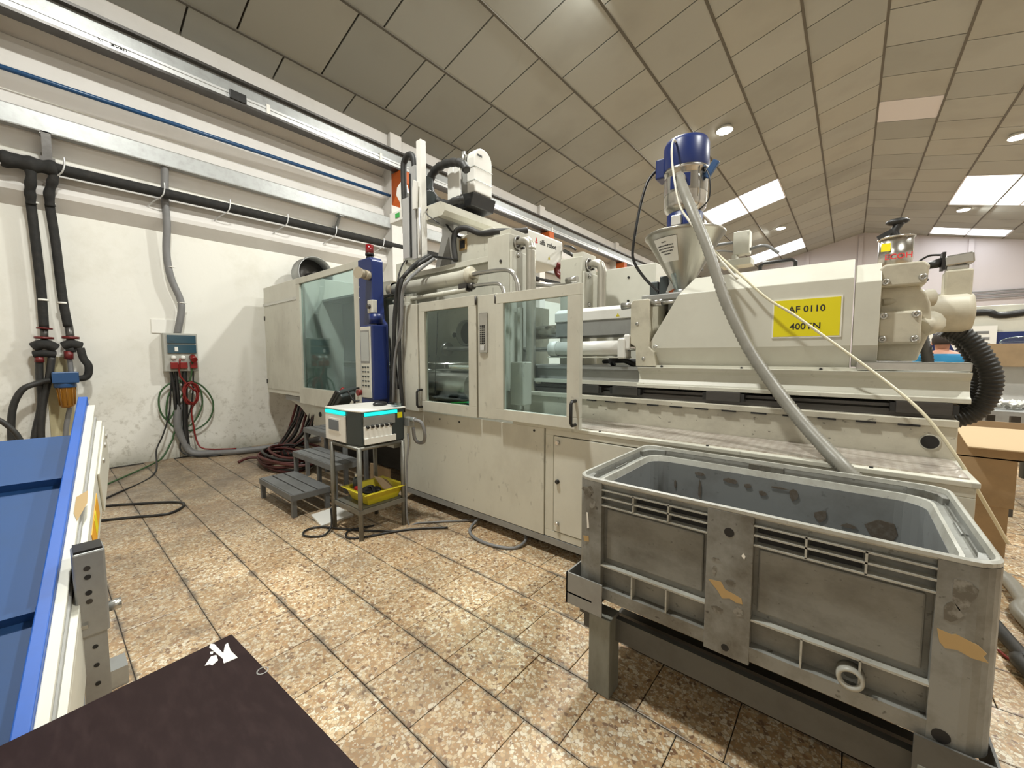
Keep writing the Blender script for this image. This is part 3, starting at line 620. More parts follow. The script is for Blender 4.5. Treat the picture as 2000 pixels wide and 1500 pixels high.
rc.tube([(-7.630, 1.372, 1.524), (-7.680, 1.369, 1.256)] + pts + [(-7.720, 1.488, 0.736), (-7.720, 1.502, 0.495), (-7.700, 1.526, 0.253), (-7.6, 1.6, 0.12), (-7.35, 1.95, 0.1)], 0.012, 6, step=3)
link('red_cable_coil', rc, M['red'], label='small bundle of red cable hanging below the power box', cat='cable')
link('black_cable', MB().tube([(-7.700, 1.531, 1.351), (-7.740, 1.525, 1.049), (-7.740, 1.479, 0.735), (-7.740, 1.378, 0.431), (-7.700, 1.327, 0.129), (-7.6, 1.5, 0.02), (-7.45, 1.7, 0.02), (-7.4, 2.3, 0.015), (-7.2, 3.0, 0.015)], 0.011, 6), M['black'], label='thin black cable dropping from the power box to the wall foot', cat='cable')
link('black_cable', MB().tube([(-7.740, 1.288, 1.341), (-7.750, 1.255, 0.989), (-7.740, 1.222, 0.685), (-7.700, 1.132, 0.394), (-7.650, 1.041, 0.189), (-6.9, 0.9, 0.012), (-6.2, 0.45, 0.012), (-5.6, 0.0, 0.012)], 0.011, 6), M['black'], label='thin black cable crossing the floor from the power box towards the conveyor', cat='cable')
link('floor_cable', MB().tube([(-6.0, -0.1, 0.012), (-5.85, 0.31, 0.012), (-5.62, 0.62, 0.012), (-5.4, 0.86, 0.012), (-5.22, 0.9, 0.012), (-5.05, 0.75, 0.012), (-5.2, 0.5, 0.012), (-5.33, 0.28, 0.012), (-5.5, -0.1, 0.012)], 0.013, 8), M['black'], label='black cable looped on the floor beside the conveyor', cat='cable')

# ================================================================ THE MOULDING MACHINE
mc = thing('moulding_machine', 'long cream injection moulding machine with glazed guard doors and blue control column', 'machine', (-3.5, 3.4, 0))
def P(name, mb, mat, **k): return link(name, mb, M[mat] if isinstance(mat, str) else mat, k.pop('parent', mc), **k)
# lower body
P('machine_base', MB().box(-3.62, 0.40, 2.56, 4.3, 0.14, 0.99).box(-3.62, 0.40, 2.8, 4.2, 0.05, 0.14), 'cream')
P('base_sill', MB().box(-3.66, 0.44, 2.5, 2.6, 0.09, 0.14), 'greybeam')
for x in (-3.3, -2.2, -1.1, 0.1):
    P('machine_foot', MB().box(x-0.08, x+0.08, 2.85, 3.0, 0.03, 0.1).cyl((x, 2.92, 0), (x, 2.92, 0.035), 0.09, n=14), 'darksteel')
p1 = P('lower_cover', MB().box(-3.65, -1.785, 2.5, 2.56, 0.145, 0.995), 'cream', bevel=0.004)
for c in ((-3.03, 0.94), (-2.75, 0.94), (-1.88, 0.965)):
    P('cover_screw', MB().cyl((c[0], 2.502, c[1]), (c[0], 2.494, c[1]), 0.009, n=10), 'black', parent=p1)
P('access_frame', MB().box(-1.775, 0.43, 2.505, 2.56, 0.145, 0.2).box(-1.775, 0.43, 2.505, 2.56, 0.95, 0.995).box(-1.775, -1.7, 2.505, 2.56, 0.2, 0.95).box(0.35, 0.43, 2.505, 2.56, 0.2, 0.95), 'cream', bevel=0.003)
p2 = P('access_panel', MB().box(-1.694, 0.344, 2.5, 2.55, 0.206, 0.944), 'cream_clean', bevel=0.004)
for z, m_ in ((0.9, 'chrome'), (0.6, 'black'), (0.27, 'chrome')):
    P('panel_knob', MB().cyl((-1.655, 2.5, z), (-1.655, 2.482, z), 0.016, n=14).cyl((-1.655, 2.482, z), (-1.655, 2.478, z), 0.012, n=14), m_, parent=p2)
P('deck_edge', MB().box(-2.1, 0.44, 2.495, 2.99, 0.995, 1.02), 'cream', bevel=0.004)
P('tread_plate', MB().box(-2.0, 0.415, 2.545, 2.945, 1.02, 1.026), 'plate', label='worn aluminium checker plate walkway')
for x in (-1.32, -0.62, 0.1): P('plate_screw', MB().cyl((x, 2.52, 1.02), (x, 2.52, 1.027), 0.008, n=8), 'black')
bed = P('machine_bed', MB().box(-4.2, 0.43, 2.95, 4.0, 1.0, 1.19), 'cream_dirty', bevel=0.004, label='raised cream bed blackened with oil')
P('bed_ledge', MB().box(-4.2, 0.43, 2.93, 4.02, 1.19, 1.225), 'cream_dirty', bevel=0.003)
for k in range(12):
    x = -1.66 + k*0.17; P('ledge_slot', MB().box(x, x+0.085, 2.926, 2.94, 1.182, 1.192), 'dark', parent=bed)
P('bed_hole', MB().cyl((0.335, 2.946, 1.105), (0.335, 3.0, 1.105), 0.034, n=20), 'dark', parent=bed)
P('hole_rim', MB().lathe([(0.034, 0), (0.038, -0.004), (0.041, 0)], (0.335, 2.949, 1.105), 'y', 20), 'cream', parent=bed)
for y in (3.0, 3.75):
    P('guide_rail', MB().prism([(y, 1.225), (y+0.09, 1.225), (y+0.09, 1.262), (y+0.07, 1.272), (y+0.07, 1.29), (y+0.02, 1.29), (y+0.02, 1.272), (y, 1.262)], 'x', -3.0, 0.42), 'darksteel')
for x in (-0.75, -1.78, -1.45, 0.2):
    b_ = P('bearing_block', MB().box(x, x+0.21, 2.965, 3.14, 1.245, 1.31), 'darksteel', bevel=0.004)
    P('block_seal', MB().box(x-0.022, x, 2.97, 3.13, 1.25, 1.3), 'black', parent=b_); P('block_seal', MB().box(x+0.21, x+0.232, 2.97, 3.13, 1.25, 1.3), 'black', parent=b_)
# carriage of the injection unit
def carr(y0, y1): return [(y0, 1.31), (y1, 1.31), (y1, 1.335), (y1-0.03, 1.345), (y1-0.05, 1.37), (y1-0.05, 1.42), (y1-0.02, 1.44), (y1-0.01, 1.465), (y0+0.01, 1.465), (y0+0.02, 1.44), (y0+0.05, 1.42), (y0+0.05, 1.37), (y0+0.03, 1.345), (y0, 1.335)]
P('carriage', MB().prism(carr(2.97, 3.85), 'x', -1.25, 0.47), 'cream', bevel=0.003)
P('carriage_top_rail', MB().box(0.03, 0.47, 3.0, 3.09, 1.47, 1.515).box(0.03, 0.47, 3.7, 3.8, 1.47, 1.51), 'steel', bevel=0.006, label='polished steel slide rail')
P('carriage_beam', MB().box(-2.6, -1.26, 3.05, 3.8, 1.345, 1.44).box(-2.6, -1.26, 3.02, 3.8, 1.44, 1.465), 'greybeam', label='grey painted front part of the carriage')
P('beam_foot_strip', MB().box(-2.6, -1.2, 2.98, 3.06, 1.315, 1.345), 'cream')
# cover
def coverring(x_of, sec): return [(x_of(z), y, z) for y, z in sec]
sec = [(3.10, 1.47), (3.05, 1.61), (3.05, 2.0), (3.17, 2.125), (3.73, 2.125), (3.85, 2.0), (3.85, 1.61), (3.80, 1.47)]
def xl(z): return -1.21 + (z-1.61)*0.6 if z > 1.6 else -1.145
mb = MB(); n = len(sec)
mb.add(coverring(xl, sec) + coverring(lambda z: 0.0, sec), [(i, (i+1) % n, n+(i+1) % n, n+i) for i in range(n)] + [tuple(range(n)), tuple(range(2*n-1, n-1, -1))])
cov = P('injection_cover', mb, 'cream_clean', bevel=0.004)
P('cover_lip', MB().box(-1.13, 0.12, 3.03, 3.07, 1.462, 1.482), 'cream_clean', parent=cov)
P('lip_screw', MB().cyl((-0.55, 3.03, 1.47), (-0.55, 3.022, 1.47), 0.007, n=8).cyl((-1.08, 3.03, 1.472), (-1.08, 3.022, 1.472), 0.009, n=8).cyl((-0.13, 3.03, 1.47), (-0.13, 3.022, 1.47), 0.009, n=8), 'black', parent=cov)
sec2 = [(3.11, 1.485), (3.06, 1.61), (3.06, 1.97), (3.17, 2.085), (3.73, 2.085), (3.84, 1.97), (3.84, 1.61), (3.79, 1.485)]
P('rear_cover', MB().prism(sec2, 'x', 0.006, 0.118), 'cream_clean', bevel=0.003)
P('cover_handle', MB().tube([(-0.50, 3.25, 2.12), (-0.50, 3.25, 2.17), (-0.48, 3.25, 2.185), (-0.32, 3.25, 2.185), (-0.30, 3.25, 2.17), (-0.30, 3.25, 2.12)], 0.012, 8, smoothpath=False), 'black')
sg = thing('number_sign', 'yellow paper sign reading AF 0110 400TN on the injection cover', 'sign', (-0.22, 3.045, 1.66))
link('sign_sheet', MB().box(-0.39, -0.045, 3.043, 3.049, 1.662, 1.905), M['paper'], sg)
link('yellow_field', MB().box(-0.382, -0.053, 3.041, 3.043, 1.671, 1.896), M['yellow'], sg)
text_mesh('printed_line', 'AF 0110', 0.054, M['ink'], sg, (-0.215, 3.0405, 1.835), (math.pi/2, 0, 0))
text_mesh('printed_line', '400TN', 0.054, M['ink'], sg, (-0.218, 3.0405, 1.73), (math.pi/2, 0, 0))
# front end plate of the injection unit with cylinders and barrel cover
ep = P('end_plate', MB().prism([(-1.33, 1.96), (-1.31, 1.985), (-1.19, 1.985), (-1.18, 1.97), (-1.18, 1.62), (-1.14, 1.58), (-1.12, 1.47), (-1.28, 1.47), (-1.285, 1.62), (-1.33, 1.65)], 'y', 3.02, 3.8), 'cast', bevel=0.006)
for c in ((-1.305, 1.80), (-1.25, 1.53), (-1.16, 1.62)): P('plate_bolt', MB().lathe([(0.004, -0.003), (0.012, -0.003), (0.016, 0.004)], (c[0]+0.03, 3.018, c[1]), 'y', 14), 'steel', parent=ep)
P('pull_rod', MB().cyl((-1.42, 3.06, 1.95), (-1.33, 3.06, 1.95), 0.03, 0.022, 12).cyl((-1.18, 3.06, 1.955), (-1.10, 3.06, 1.955), 0.028, n=12).cyl((-1.1, 3.06, 1.95), (-0.95, 3.1, 1.96), 0.015, n=10), 'steel')
P('barrel_cover', MB().prism([(3.2, 1.735), (3.2, 1.865), (3.22, 1.885), (3.7, 1.885), (3.7, 1.735)], 'x', -2.15, -1.34), 'greybeam', label='grey lower half of the barrel cover')
P('barrel_hood', MB().prism([(3.19, 1.868), (3.19, 1.95), (3.24, 1.985), (3.66, 1.985), (3.71, 1.95), (3.71, 1.868)], 'x', -2.16, -1.335), 'white', bevel=0.006, label='white top half of the barrel cover')
P('hood_label', MB().prism([(-1.535, 1.885), (-1.50, 1.885), (-1.517, 1.915)], 'y', 3.188, 3.19), 'yellowtray')
P('barrel', MB().cyl((-1.22, 3.45, 1.8), (-0.98, 3.45, 1.8), 0.14, n=24).cyl((-2.6, 3.45, 1.8), (-2.15, 3.45, 1.8), 0.07, n=20), 'stainless')
P('traverse_cylinder', MB().cyl((-2.05, 3.05, 1.615), (-1.4, 3.05, 1.615), 0.062, n=24).cyl((-2.1, 3.05, 1.615), (-2.02, 3.05, 1.615), 0.07, n=24), 'white', label='white traverse cylinder beside the barrel')
P('cylinder_head', MB().box(-1.42, -1.36, 2.98, 3.12, 1.53, 1.69).box(-1.38, -1.33, 3.0, 3.1, 1.6, 1.72), 'white', bevel=0.012)
P('piston_rod', MB().cyl((-2.5, 3.05, 1.615), (-1.2, 3.05, 1.615), 0.022, n=12), 'chrome')
P('cylinder_tray', MB().box(-2.1, -1.36, 2.99, 3.12, 1.535, 1.545), 'cream')
P('hose_bundle', MB().tube([(-1.6, 3.3, 1.47), (-1.58, 3.2, 1.52), (-1.45, 3.15, 1.52), (-1.35, 3.2, 1.47)], 0.022, 8).tube([(-1.75, 3.4, 1.5), (-1.5, 3.3, 1.51), (-1.35, 3.3, 1.5)], 0.02, 8), 'rubber')
tb = P('feed_throat', MB().box(-1.32, -1.02, 3.2, 3.7, 1.99, 2.04).box(-1.14, -0.98, 3.3, 3.6, 1.9, 2.06), 'greybeam', bevel=0.008)
# gear housing
gh = P('gear_housing', MB().prism([(0.118, 1.52), (0.118, 1.95), (0.27, 1.95), (0.31, 1.9), (0.33, 1.84), (0.34, 1.7), (0.31, 1.6), (0.29, 1.52)], 'y', 3.2, 3.72), 'cast', bevel=0.012, segs=3)
P('housing_cap', MB().prism([(0.105, 1.94), (0.105, 2.04), (0.13, 2.065), (0.285, 2.065), (0.31, 2.04), (0.30, 1.94)], 'y', 3.12, 3.76), 'cast', bevel=0.01, parent=gh)
P('housing_flange', MB().box(0.112, 0.292, 3.12, 3.22, 1.615, 1.80), 'cast', bevel=0.014, parent=gh)
P('housing_rib', MB().cyl((0.13, 3.2, 1.86), (0.34, 3.3, 1.88), 0.02, 0.05, 12).cyl((0.29, 3.2, 1.7), (0.34, 3.3, 1.74), 0.05, 0.07, 12), 'cast', parent=gh)
for c in ((0.136, 1.965), (0.285, 1.975), (0.137, 1.775), (0.268, 1.778), (0.137, 1.643), (0.268, 1.643)):
    P('housing_bolt', MB().lathe([(0.0001, -0.004), (0.008, -0.004), (0.009, -0.012), (0.017, -0.012), (0.019, 0.0)], (c[0], 3.118, c[1]), 'y', 16), 'steel', parent=gh)
mt = P('screw_motor', MB().lathe([(0.001, 0.27), (0.15, 0.27), (0.15, 0.31), (0.125, 0.345), (0.112, 0.355), (0.112, 0.49), (0.1, 0.52), (0.05, 0.53), (0.001, 0.53)], (0, 3.45, 1.80), 'x', 32), 'cast')
P('motor_tower', MB().box(0.40, 0.51, 3.4, 3.52, 1.88, 2.04), 'cast', bevel=0.01, parent=mt)
P('encoder', MB().obox((0.455, 3.46, 2.10), (0.115, 0.09, 0.06), Matrix.Rotation(math.radians(-6), 3, 'Y')).obox((0.45, 3.46, 2.055), (0.09, 0.08, 0.03)), 'steel', bevel=0.008, parent=mt)
P('encoder_plug', MB().cyl((0.40, 3.46, 2.10), (0.33, 3.46, 2.085), 0.03, 0.02, 12).box(0.385, 0.4, 3.42, 3.5, 2.05, 2.15), 'black', parent=mt)
P('encoder_cable', MB().tube([(0.34, 3.46, 2.08), (0.31, 3.45, 2.06), (0.30, 3.43, 2.03), (0.33, 3.43, 1.99)], 0.014, 8).tube([(0.38, 3.45, 2.14), (0.33, 3.44, 2.14), (0.28, 3.42, 2.10), (0.27, 3.4, 2.06)], 0.006, 6), 'black', parent=mt)
ch = thing('corrugated_hoses', 'two thick black corrugated hoses looping down behind the injection unit', 'hoses', (0.5, 3.5, 1.17))
def corr(i, m): return 0.047 + 0.004*math.cos(i*math.pi/2)
link('corrugated_hose', MB().tube([(0.43, 3.5, 1.71), (0.51, 3.5, 1.66), (0.575, 3.5, 1.56), (0.62, 3.5, 1.44), (0.615, 3.5, 1.32), (0.57, 3.5, 1.22), (0.48, 3.5, 1.165), (0.38, 3.5, 1.14)], 0.046, 14, step=22, radii=corr), M['rubber'], ch)
link('corrugated_hose', MB().tube([(0.44, 3.6, 1.71), (0.51, 3.6, 1.65), (0.565, 3.6, 1.55), (0.60, 3.6, 1.44), (0.59, 3.6, 1.33), (0.54, 3.6, 1.24), (0.44, 3.6, 1.19)], 0.04, 14, step=22, radii=corr), M['rubber'], ch)
link('corrugated_hose', MB().tube([(0.33, 3.6, 1.72), (0.35, 3.6, 1.64), (0.37, 3.6, 1.55), (0.38, 3.6, 1.47)], 0.03, 10, step=10, radii=lambda i, m: 0.027+(0.004 if i % 2 else 0)), M['conduit'], ch, label='thinner grey corrugated hose')
# guards ----------------------------------------------------------
def framed(name, x0, x1, z0, z1, gx0, gx1, gz0, gz1, y, gmat, th=0.04):
    f_ = MB().box(x0, x1, y, y+th, z0, gz0).box(x0, x1, y, y+th, gz1, z1).box(x0, gx0, y, y+th, gz0, gz1).box(gx1, x1, y, y+th, gz0, gz1)
    o = P(name, f_, 'cream', bevel=0.003)
    P('glass_pane', MB().box(gx0-0.005, gx1+0.005, y+th*0.5, y+th*0.5+0.006, gz0-0.005, gz1+0.005), gmat, parent=o)
    return o
def handle(par, x, y, z0, z1):
    P('handle', MB().tube([(x, y, z0), (x, y-0.045, z0), (x, y-0.06, z0+0.02), (x, y-0.06, z1-0.02), (x, y-0.045, z1), (x, y, z1)], 0.012, 10, smoothpath=False), 'black', parent=par)
d1 = framed('guard_door', -3.27, -2.47, 1.012, 2.075, -3.185, -2.57, 1.11, 1.985, 2.45, 'glassdark'); handle(d1, -3.24, 2.45, 1.05, 1.22)
d2 = framed('guard_door', -2.225, -1.435, 1.03, 2.055, -2.145, -1.54, 1.115, 1.975, 2.43, 'glass'); handle(d2, -1.465, 2.43, 1.065, 1.235)
P('hinge', MB().cyl((-2.235, 2.44, 1.98), (-2.235, 2.44, 2.05), 0.009, n=8), 'darksteel'); P('hinge', MB().cyl((-2.47, 2.445, 1.99), (-2.47, 2.445, 2.06), 0.009, n=8), 'darksteel')
cp = P('guard_post', MB().box(-2.455, -2.24, 2.455, 2.5, 1.02, 2.065), 'cream', bevel=0.003)
gp = P('latch_plate', MB().box(-2.43, -2.335, 2.44, 2.456, 1.58, 1.915), 'steel', bevel=0.004, parent=cp, label='steel latch plate with rows of dark holes')
lh = MB()
for i in range(9):
    for j in range(3): lh.box(-2.412+j*0.02, -2.40+j*0.02, 2.437, 2.442, 1.655+i*0.018, 1.668+i*0.018)
P('latch_holes', lh, 'dark', parent=cp); P('latch_tongue', MB().box(-2.405, -2.36, 2.43, 2.44, 1.60, 1.645), 'alu', parent=cp, bevel=0.003)
P('corner_guard', MB().box(-3.62, -3.285, 2.44, 2.5, 0.995, 2.07), 'cream', bevel=0.006)
P('side_guard', MB().box(-3.95, -3.61, 2.55, 2.6, 0.9, 2.12), 'cream', bevel=0.004)
P('guard_rail_top', MB().box(-3.6, -1.6, 2.51, 2.56, 2.0, 2.045), 'cream')
# top: column posts with elbow pipes
def column(x0, x1, y0, y1, ztop, zb, pz):
    c = P('platen_column', MB().box(x0, x1, y0, y1, zb, ztop), 'cream', bevel=0.006)
    P('column_cap', MB().box(x0+0.13, x1-0.005, y0+0.03, y1, ztop-0.02, ztop+0.05), 'cream', bevel=0.004, parent=c)
    P('side_plate', MB().box(x1-0.005, x1+0.025, y0+0.01, y1-0.01, zb+0.02, ztop-0.15), 'cream_clean', bevel=0.01, parent=c)
    for dz in (0.19, 0.48): P('side_bolt', MB().cyl((x1+0.025, y0+0.1, ztop-dz), (x1+0.045, y0+0.1, ztop-dz), 0.022, n=6).cyl((x1+0.045, y0+0.1, ztop-dz), (x1+0.052, y0+0.1, ztop-dz), 0.014, n=10), 'steel', parent=c)
    P('column_screw', MB().cyl((x0+0.17, y0, ztop-0.24), (x0+0.17, y0-0.008, ztop-0.24), 0.014, n=10), 'darksteel', parent=c)
    P('pipe_elbow', MB().tube([(x1+0.01, y0+0.13, ztop-0.07), (x1+0.07, y0+0.13, ztop-0.06), (x1+0.13, y0+0.13, ztop-0.085), (x1+0.155, y0+0.13, ztop-0.15), (x1+0.155, y0+0.13, ztop-0.25), (x1+0.155, y0+0.13, pz)], 0.045, 16), 'pipegrey', parent=c)
    P('pipe_flange', MB().cyl((x1, y0+0.13, ztop-0.07), (x1+0.025, y0+0.13, ztop-0.07), 0.068, n=16), 'steel', parent=c)
    for a in range(4):
        yy, zz = y0+0.13+0.055*math.cos(a*1.57+.78), ztop-0.07+0.055*math.sin(a*1.57+.78)
        P('flange_bolt', MB().cyl((x1+0.02, yy, zz), (x1+0.045, yy, zz), 0.013, n=6), 'darksteel', parent=c)
column(-2.71, -2.44, 2.85, 3.15, 2.68, 1.22, 1.22); column(-2.37, -2.11, 3.6, 3.9, 2.56, 1.3, 2.0)
P('rear_cabinet', MB().box(-2.2, -1.5, 3.98, 4.3, 1.2, 2.47), 'cream_clean', bevel=0.006)
P('cabinet_screw', MB().cyl((-1.78, 3.98, 2.36), (-1.78, 3.97, 2.36), 0.012, n=8).cyl((-1.78, 3.98, 2.12), (-1.78, 3.97, 2.12), 0.012, n=8), 'black')
P('tie_rod', MB().cyl((-2.1, 3.3, 2.27), (-1.98, 3.3, 2.27), 0.03, n=12).cyl((-2.2, 3.55, 2.27), (-2.6, 3.1, 2.27), 0.022, n=12), 'steel')
# moving and fixed platen seen through the doors
P('fixed_platen', MB().box(-2.98, -2.72, 3.0, 3.9, 1.22, 2.1), 'cream')
mp_ = P('moving_platen', MB().box(-4.4, -3.05, 3.05, 3.4, 1.22, 2.15), 'cream')
P('ejector_ring', MB().lathe([(0.001, 0.02), (0.12, 0.02), (0.12, -0.06), (0.14, -0.06), (0.145, 0.0)], (-3.18, 3.04, 1.80), 'y', 28), 'greybeam', parent=mp_)
P('ejector_bore', MB().cyl((-3.18, 3.06, 1.80), (-3.18, 3.03, 1.80), 0.118, n=24), 'darksteel', parent=mp_)
P('platen_hole', MB().cyl((-3.42, 3.04, 1.79), (-3.42, 3.06, 1.79), 0.028, n=14), 'dark', parent=mp_); P('ejector_rod', MB().cyl((-3.42, 2.95, 1.63), (-2.8, 2.95, 1.63), 0.025, n=14).cyl((-3.46, 2.95, 1.63), (-3.41, 2.95, 1.63), 0.075, n=18), 'steel', parent=mp_)
P('tie_bar', MB().cyl((-5.6, 2.9, 1.44), (-2.9, 2.9, 1.44), 0.05, n=20), 'chrome')
P('clamp_cylinder', MB().cyl((-5.0, 2.88, 1.24), (-2.95, 2.88, 1.24), 0.135, n=28), 'steel')
P('chute', MB().box(-3.4, -2.55, 2.6, 3.0, 1.0, 1.03).box(-3.4, -2.9, 2.6, 2.8, 1.03, 1.07), 'black'); P('green_strip', MB().obox((-2.75, 2.62, 1.115), (0.5, 0.02, 0.012), Matrix.Rotation(math.radians(-6), 3, 'Y')), 'greenlabel')
P('sensor_cable', MB().tube([(-3.1, 2.55, 1.98), (-3.12, 2.55, 1.7), (-3.16, 2.56, 1.4), (-3.2, 2.58, 1.12)], 0.005, 5), 'black', parent=d1)
for x, w_ in ((-2.55, 0.05), (-2.38, 0.03)): P('guard_pillar', MB().box(x, x+w_, 2.9, 2.95, 1.05, 2.0), 'cream')
P('grease_box', MB().box(-2.3, -2.15, 2.7, 2.82, 1.12, 1.5), 'cream', bevel=0.01)
# hydraulics above the doors
hc = P('hydraulic_cylinder', MB().lathe([(0.001, -4.12), (0.07, -4.12), (0.07, -3.0), (0.072, -2.92), (0.08, -2.9), (0.08, -2.84), (0.001, -2.84)], (0, 2.75, 2.325), 'x', 28), 'cream')
P('cylinder_cap', MB().lathe([(0.001, -2.85), (0.092, -2.85), (0.092, -2.83), (0.001, -2.83)], (0, 2.75, 2.325), 'x', 28).cyl((-2.83, 2.75, 2.33), (-2.76, 2.75, 2.33), 0.04, n=6), 'cast', parent=hc)
P('clamp_collar', MB().cyl((-4.18, 2.75, 2.33), (-4.1, 2.75, 2.33), 0.085, n=20), 'hornbeige', parent=hc)
P('hydraulic_pipe', MB().tube([(-2.78, 2.72, 2.33), (-2.68, 2.72, 2.33), (-2.42, 2.72, 2.32), (-2.3, 2.72, 2.29), (-2.24, 2.72, 2.2), (-2.22, 2.72, 2.06)], 0.02, 10), 'steel', parent=hc)
P('hydraulic_pipe', MB().tube([(-2.8, 2.68, 2.21), (-2.7, 2.68, 2.21), (-2.46, 2.68, 2.2), (-2.38, 2.68, 2.17), (-2.34, 2.68, 2.06)], 0.017, 10), 'steel', parent=hc)
P('pipe_union', MB().cyl((-2.79, 2.68, 2.21), (-2.73, 2.68, 2.21), 0.034, n=6).box(-2.9, -2.79, 2.64, 2.72, 2.17, 2.24), 'darksteel', parent=hc)
P('guide_bar', MB().cyl((-4.0, 2.66, 2.17), (-2.8, 2.66, 2.18), 0.024, n=12), 'cream')
P('bar_bracket', MB().box(-3.72, -3.66, 2.6, 2.72, 2.05, 2.2), 'cream'); P('top_rail', MB().box(-4.1, -2.72, 2.88, 2.93, 2.47, 2.525).box(-4.1, -2.72, 2.93, 2.96, 2.1, 2.5), 'cream', bevel=0.003)
P('toggle_deck', MB().box(-3.8, -2.85, 2.96, 3.75, 2.34, 2.42), 'greybeam')
P('valve_block', MB().box(-4.42, -4.1, 2.68, 2.85, 2.27, 2.43), 'cast', bevel=0.006); P('switch_bracket', MB().box(-4.25, -4.1, 2.86, 2.92, 2.3, 2.66).box(-4.16, -4.0, 2.9, 3.0, 2.5, 2.72), 'cream')
P('deck_wires', MB().tube([(-4.1, 2.9, 2.66), (-3.95, 2.85, 2.72), (-3.7, 2.85, 2.68), (-3.4, 2.85, 2.6)], 0.01, 6).tube([(-3.8, 2.85, 2.68), (-3.6, 2.82, 2.66), (-3.45, 2.82, 2.62), (-3.2, 2.86, 2.56)], 0.012, 6).tube([(-4.3, 2.72, 2.25), (-4.0, 2.68, 2.26), (-3.8, 2.66, 2.22)], 0.01, 6), 'black')
# clamp end on the left
cl = P('clamp_housing', MB().box(-7.56, -5.97, 2.5, 4.2, 0.95, 2.69), 'cream_clean', bevel=0.006)
P('housing_groove', MB().box(-7.57, -6.16, 2.488, 2.5, 2.385, 2.425), 'steel', parent=cl)
P('housing_panel', MB().box(-7.52, -6.0, 2.49, 2.5, 1.02, 2.36), 'cream', parent=cl, bevel=0.003)
P('housing_hinge', MB().box(-7.53, -7.50, 2.48, 2.5, 2.15, 2.22).box(-7.53, -7.50, 2.48, 2.5, 1.1, 1.17), 'darksteel', parent=cl)
P('air_slot', MB().box(-6.85, -6.2, 2.52, 2.6, 0.87, 0.94), 'greybeam', parent=cl)
d3 = framed('large_guard_door', -6.04, -4.29, 0.88, 2.645, -5.93, -4.44, 1.11, 2.565, 2.41, 'glasssmoke', 0.05); handle(d3, -4.38, 2.41, 0.94, 1.18)
P('clamp_interior', MB().box(-5.97, -4.45, 3.05, 3.09, 0.95, 2.35), 'interior'); P('clamp_floor', MB().box(-5.97, -3.95, 2.55, 4.2, 0.9, 0.95), 'interior'); P('added_shade_cover', MB().box(-5.97, -4.45, 2.75, 4.2, 2.35, 2.38), 'interior')  # top sheet is added to keep light out and darken the interior
P('toggle_link', MB().box(-5.35, -5.25, 2.9, 3.0, 1.0, 2.2).box(-4.9, -4.78, 3.0, 3.1, 1.2, 2.3).box(-5.7, -4.4, 3.1, 3.2, 1.9, 2.05), 'greybeam')
P('toggle_hose', MB().tube([(-4.85, 2.8, 2.3), (-4.9, 2.78, 1.9), (-4.95, 2.75, 1.6), (-4.85, 2.75, 1.4), (-4.6, 2.8, 1.4)], 0.035, 8), 'black')
P('lower_bracket', MB().prism([(-6.9, 0.94), (-6.9, 0.87), (-6.46, 0.78), (-5.96, 0.53), (-5.4, 0.5), (-3.95, 0.5), (-3.95, 0.94)], 'y', 2.58, 2.66), 'cream')
P('bracket_hole', MB().cyl((-5.78,2.58,0.72), (-5.78,2.57,0.72), 0.035, n=14), 'dark')
P('clamp_base', MB().box(-6.3, -3.7, 3.0, 4.2, 0.05, 0.92), 'darksteel')
# hanging hoses under the clamp
hm = thing('hose_bundle', 'dark red and black hoses hanging under the clamp end into a pile on the floor', 'hoses', (-6.2, 2.4, 0))
for k in range(11):
    x = -6.75 + k*0.075; m_ = M['cable_red'] if k % 3 == 0 else M['black']
    link('hanging_hose', MB().tube([(x+0.1, 2.62, 0.85), (x+0.06*math.sin(k), 2.58, 0.6), (x-0.12+0.05*math.cos(k*2), 2.52, 0.35), (x-0.2-0.03*k, 2.42, 0.12), (x+0.1, 2.3, 0.05+0.012*k)], 0.02, 6), m_, hm)
for k in range(9):
    r = 0.34+0.03*(k % 3); z = 0.022+0.024*k; r *= random.uniform(0.75, 1.1); cx, cy = -6.1+random.uniform(-0.15, 0.25), 2.25+random.uniform(-0.1, 0.08)
    link('hose_coil', MB().tube([(cx+r*1.5*math.cos(a), cy+r*0.75*math.sin(a), z+0.012*math.sin(3*a+k)) for a in [2*math.pi*j/12 for j in range(12)]], 0.019, 6, closed=True, step=3), M['cable_red'] if k % 3 != 1 else M['black'], hm)
link('hose_end', MB().tube([(-6.6, 2.15, 0.03), (-6.75, 1.95, 0.05), (-6.72, 1.8, 0.02)], 0.02, 6), M['cable_red'], hm)
# control column
bc = P('control_column', MB().prism([(-4.24, 1.0), (-4.245, 2.62), (-3.99, 2.62), (-3.955, 2.58), (-3.955, 2.1), (-3.94, 1.95), (-3.88, 1.9), (-3.87, 1.0)], 'y', 2.36, 2.5), 'blue', bevel=0.012, label='dark blue control column')
P('beacon', MB().cyl((-4.09, 2.42, 2.62), (-4.09, 2.42, 2.66), 0.045, 0.03, 16), 'black', parent=bc); P('beacon_lens', MB().cyl((-4.09, 2.42, 2.66), (-4.09, 2.42, 2.77), 0.045, n=18), 'redlens', parent=bc)
P('beacon_ring', MB().cyl((-4.09, 2.42, 2.655), (-4.09, 2.42, 2.68), 0.047, n=18), 'black', parent=bc)
P('column_knob', MB().cyl((-4.02, 2.37, 2.42), (-3.98, 2.28, 2.42), 0.05, n=18).cyl((-3.98, 2.28, 2.42), (-3.95, 2.2, 2.42), 0.038, 0.06, 20), 'hornbeige', parent=bc, label='round beige signal horn')
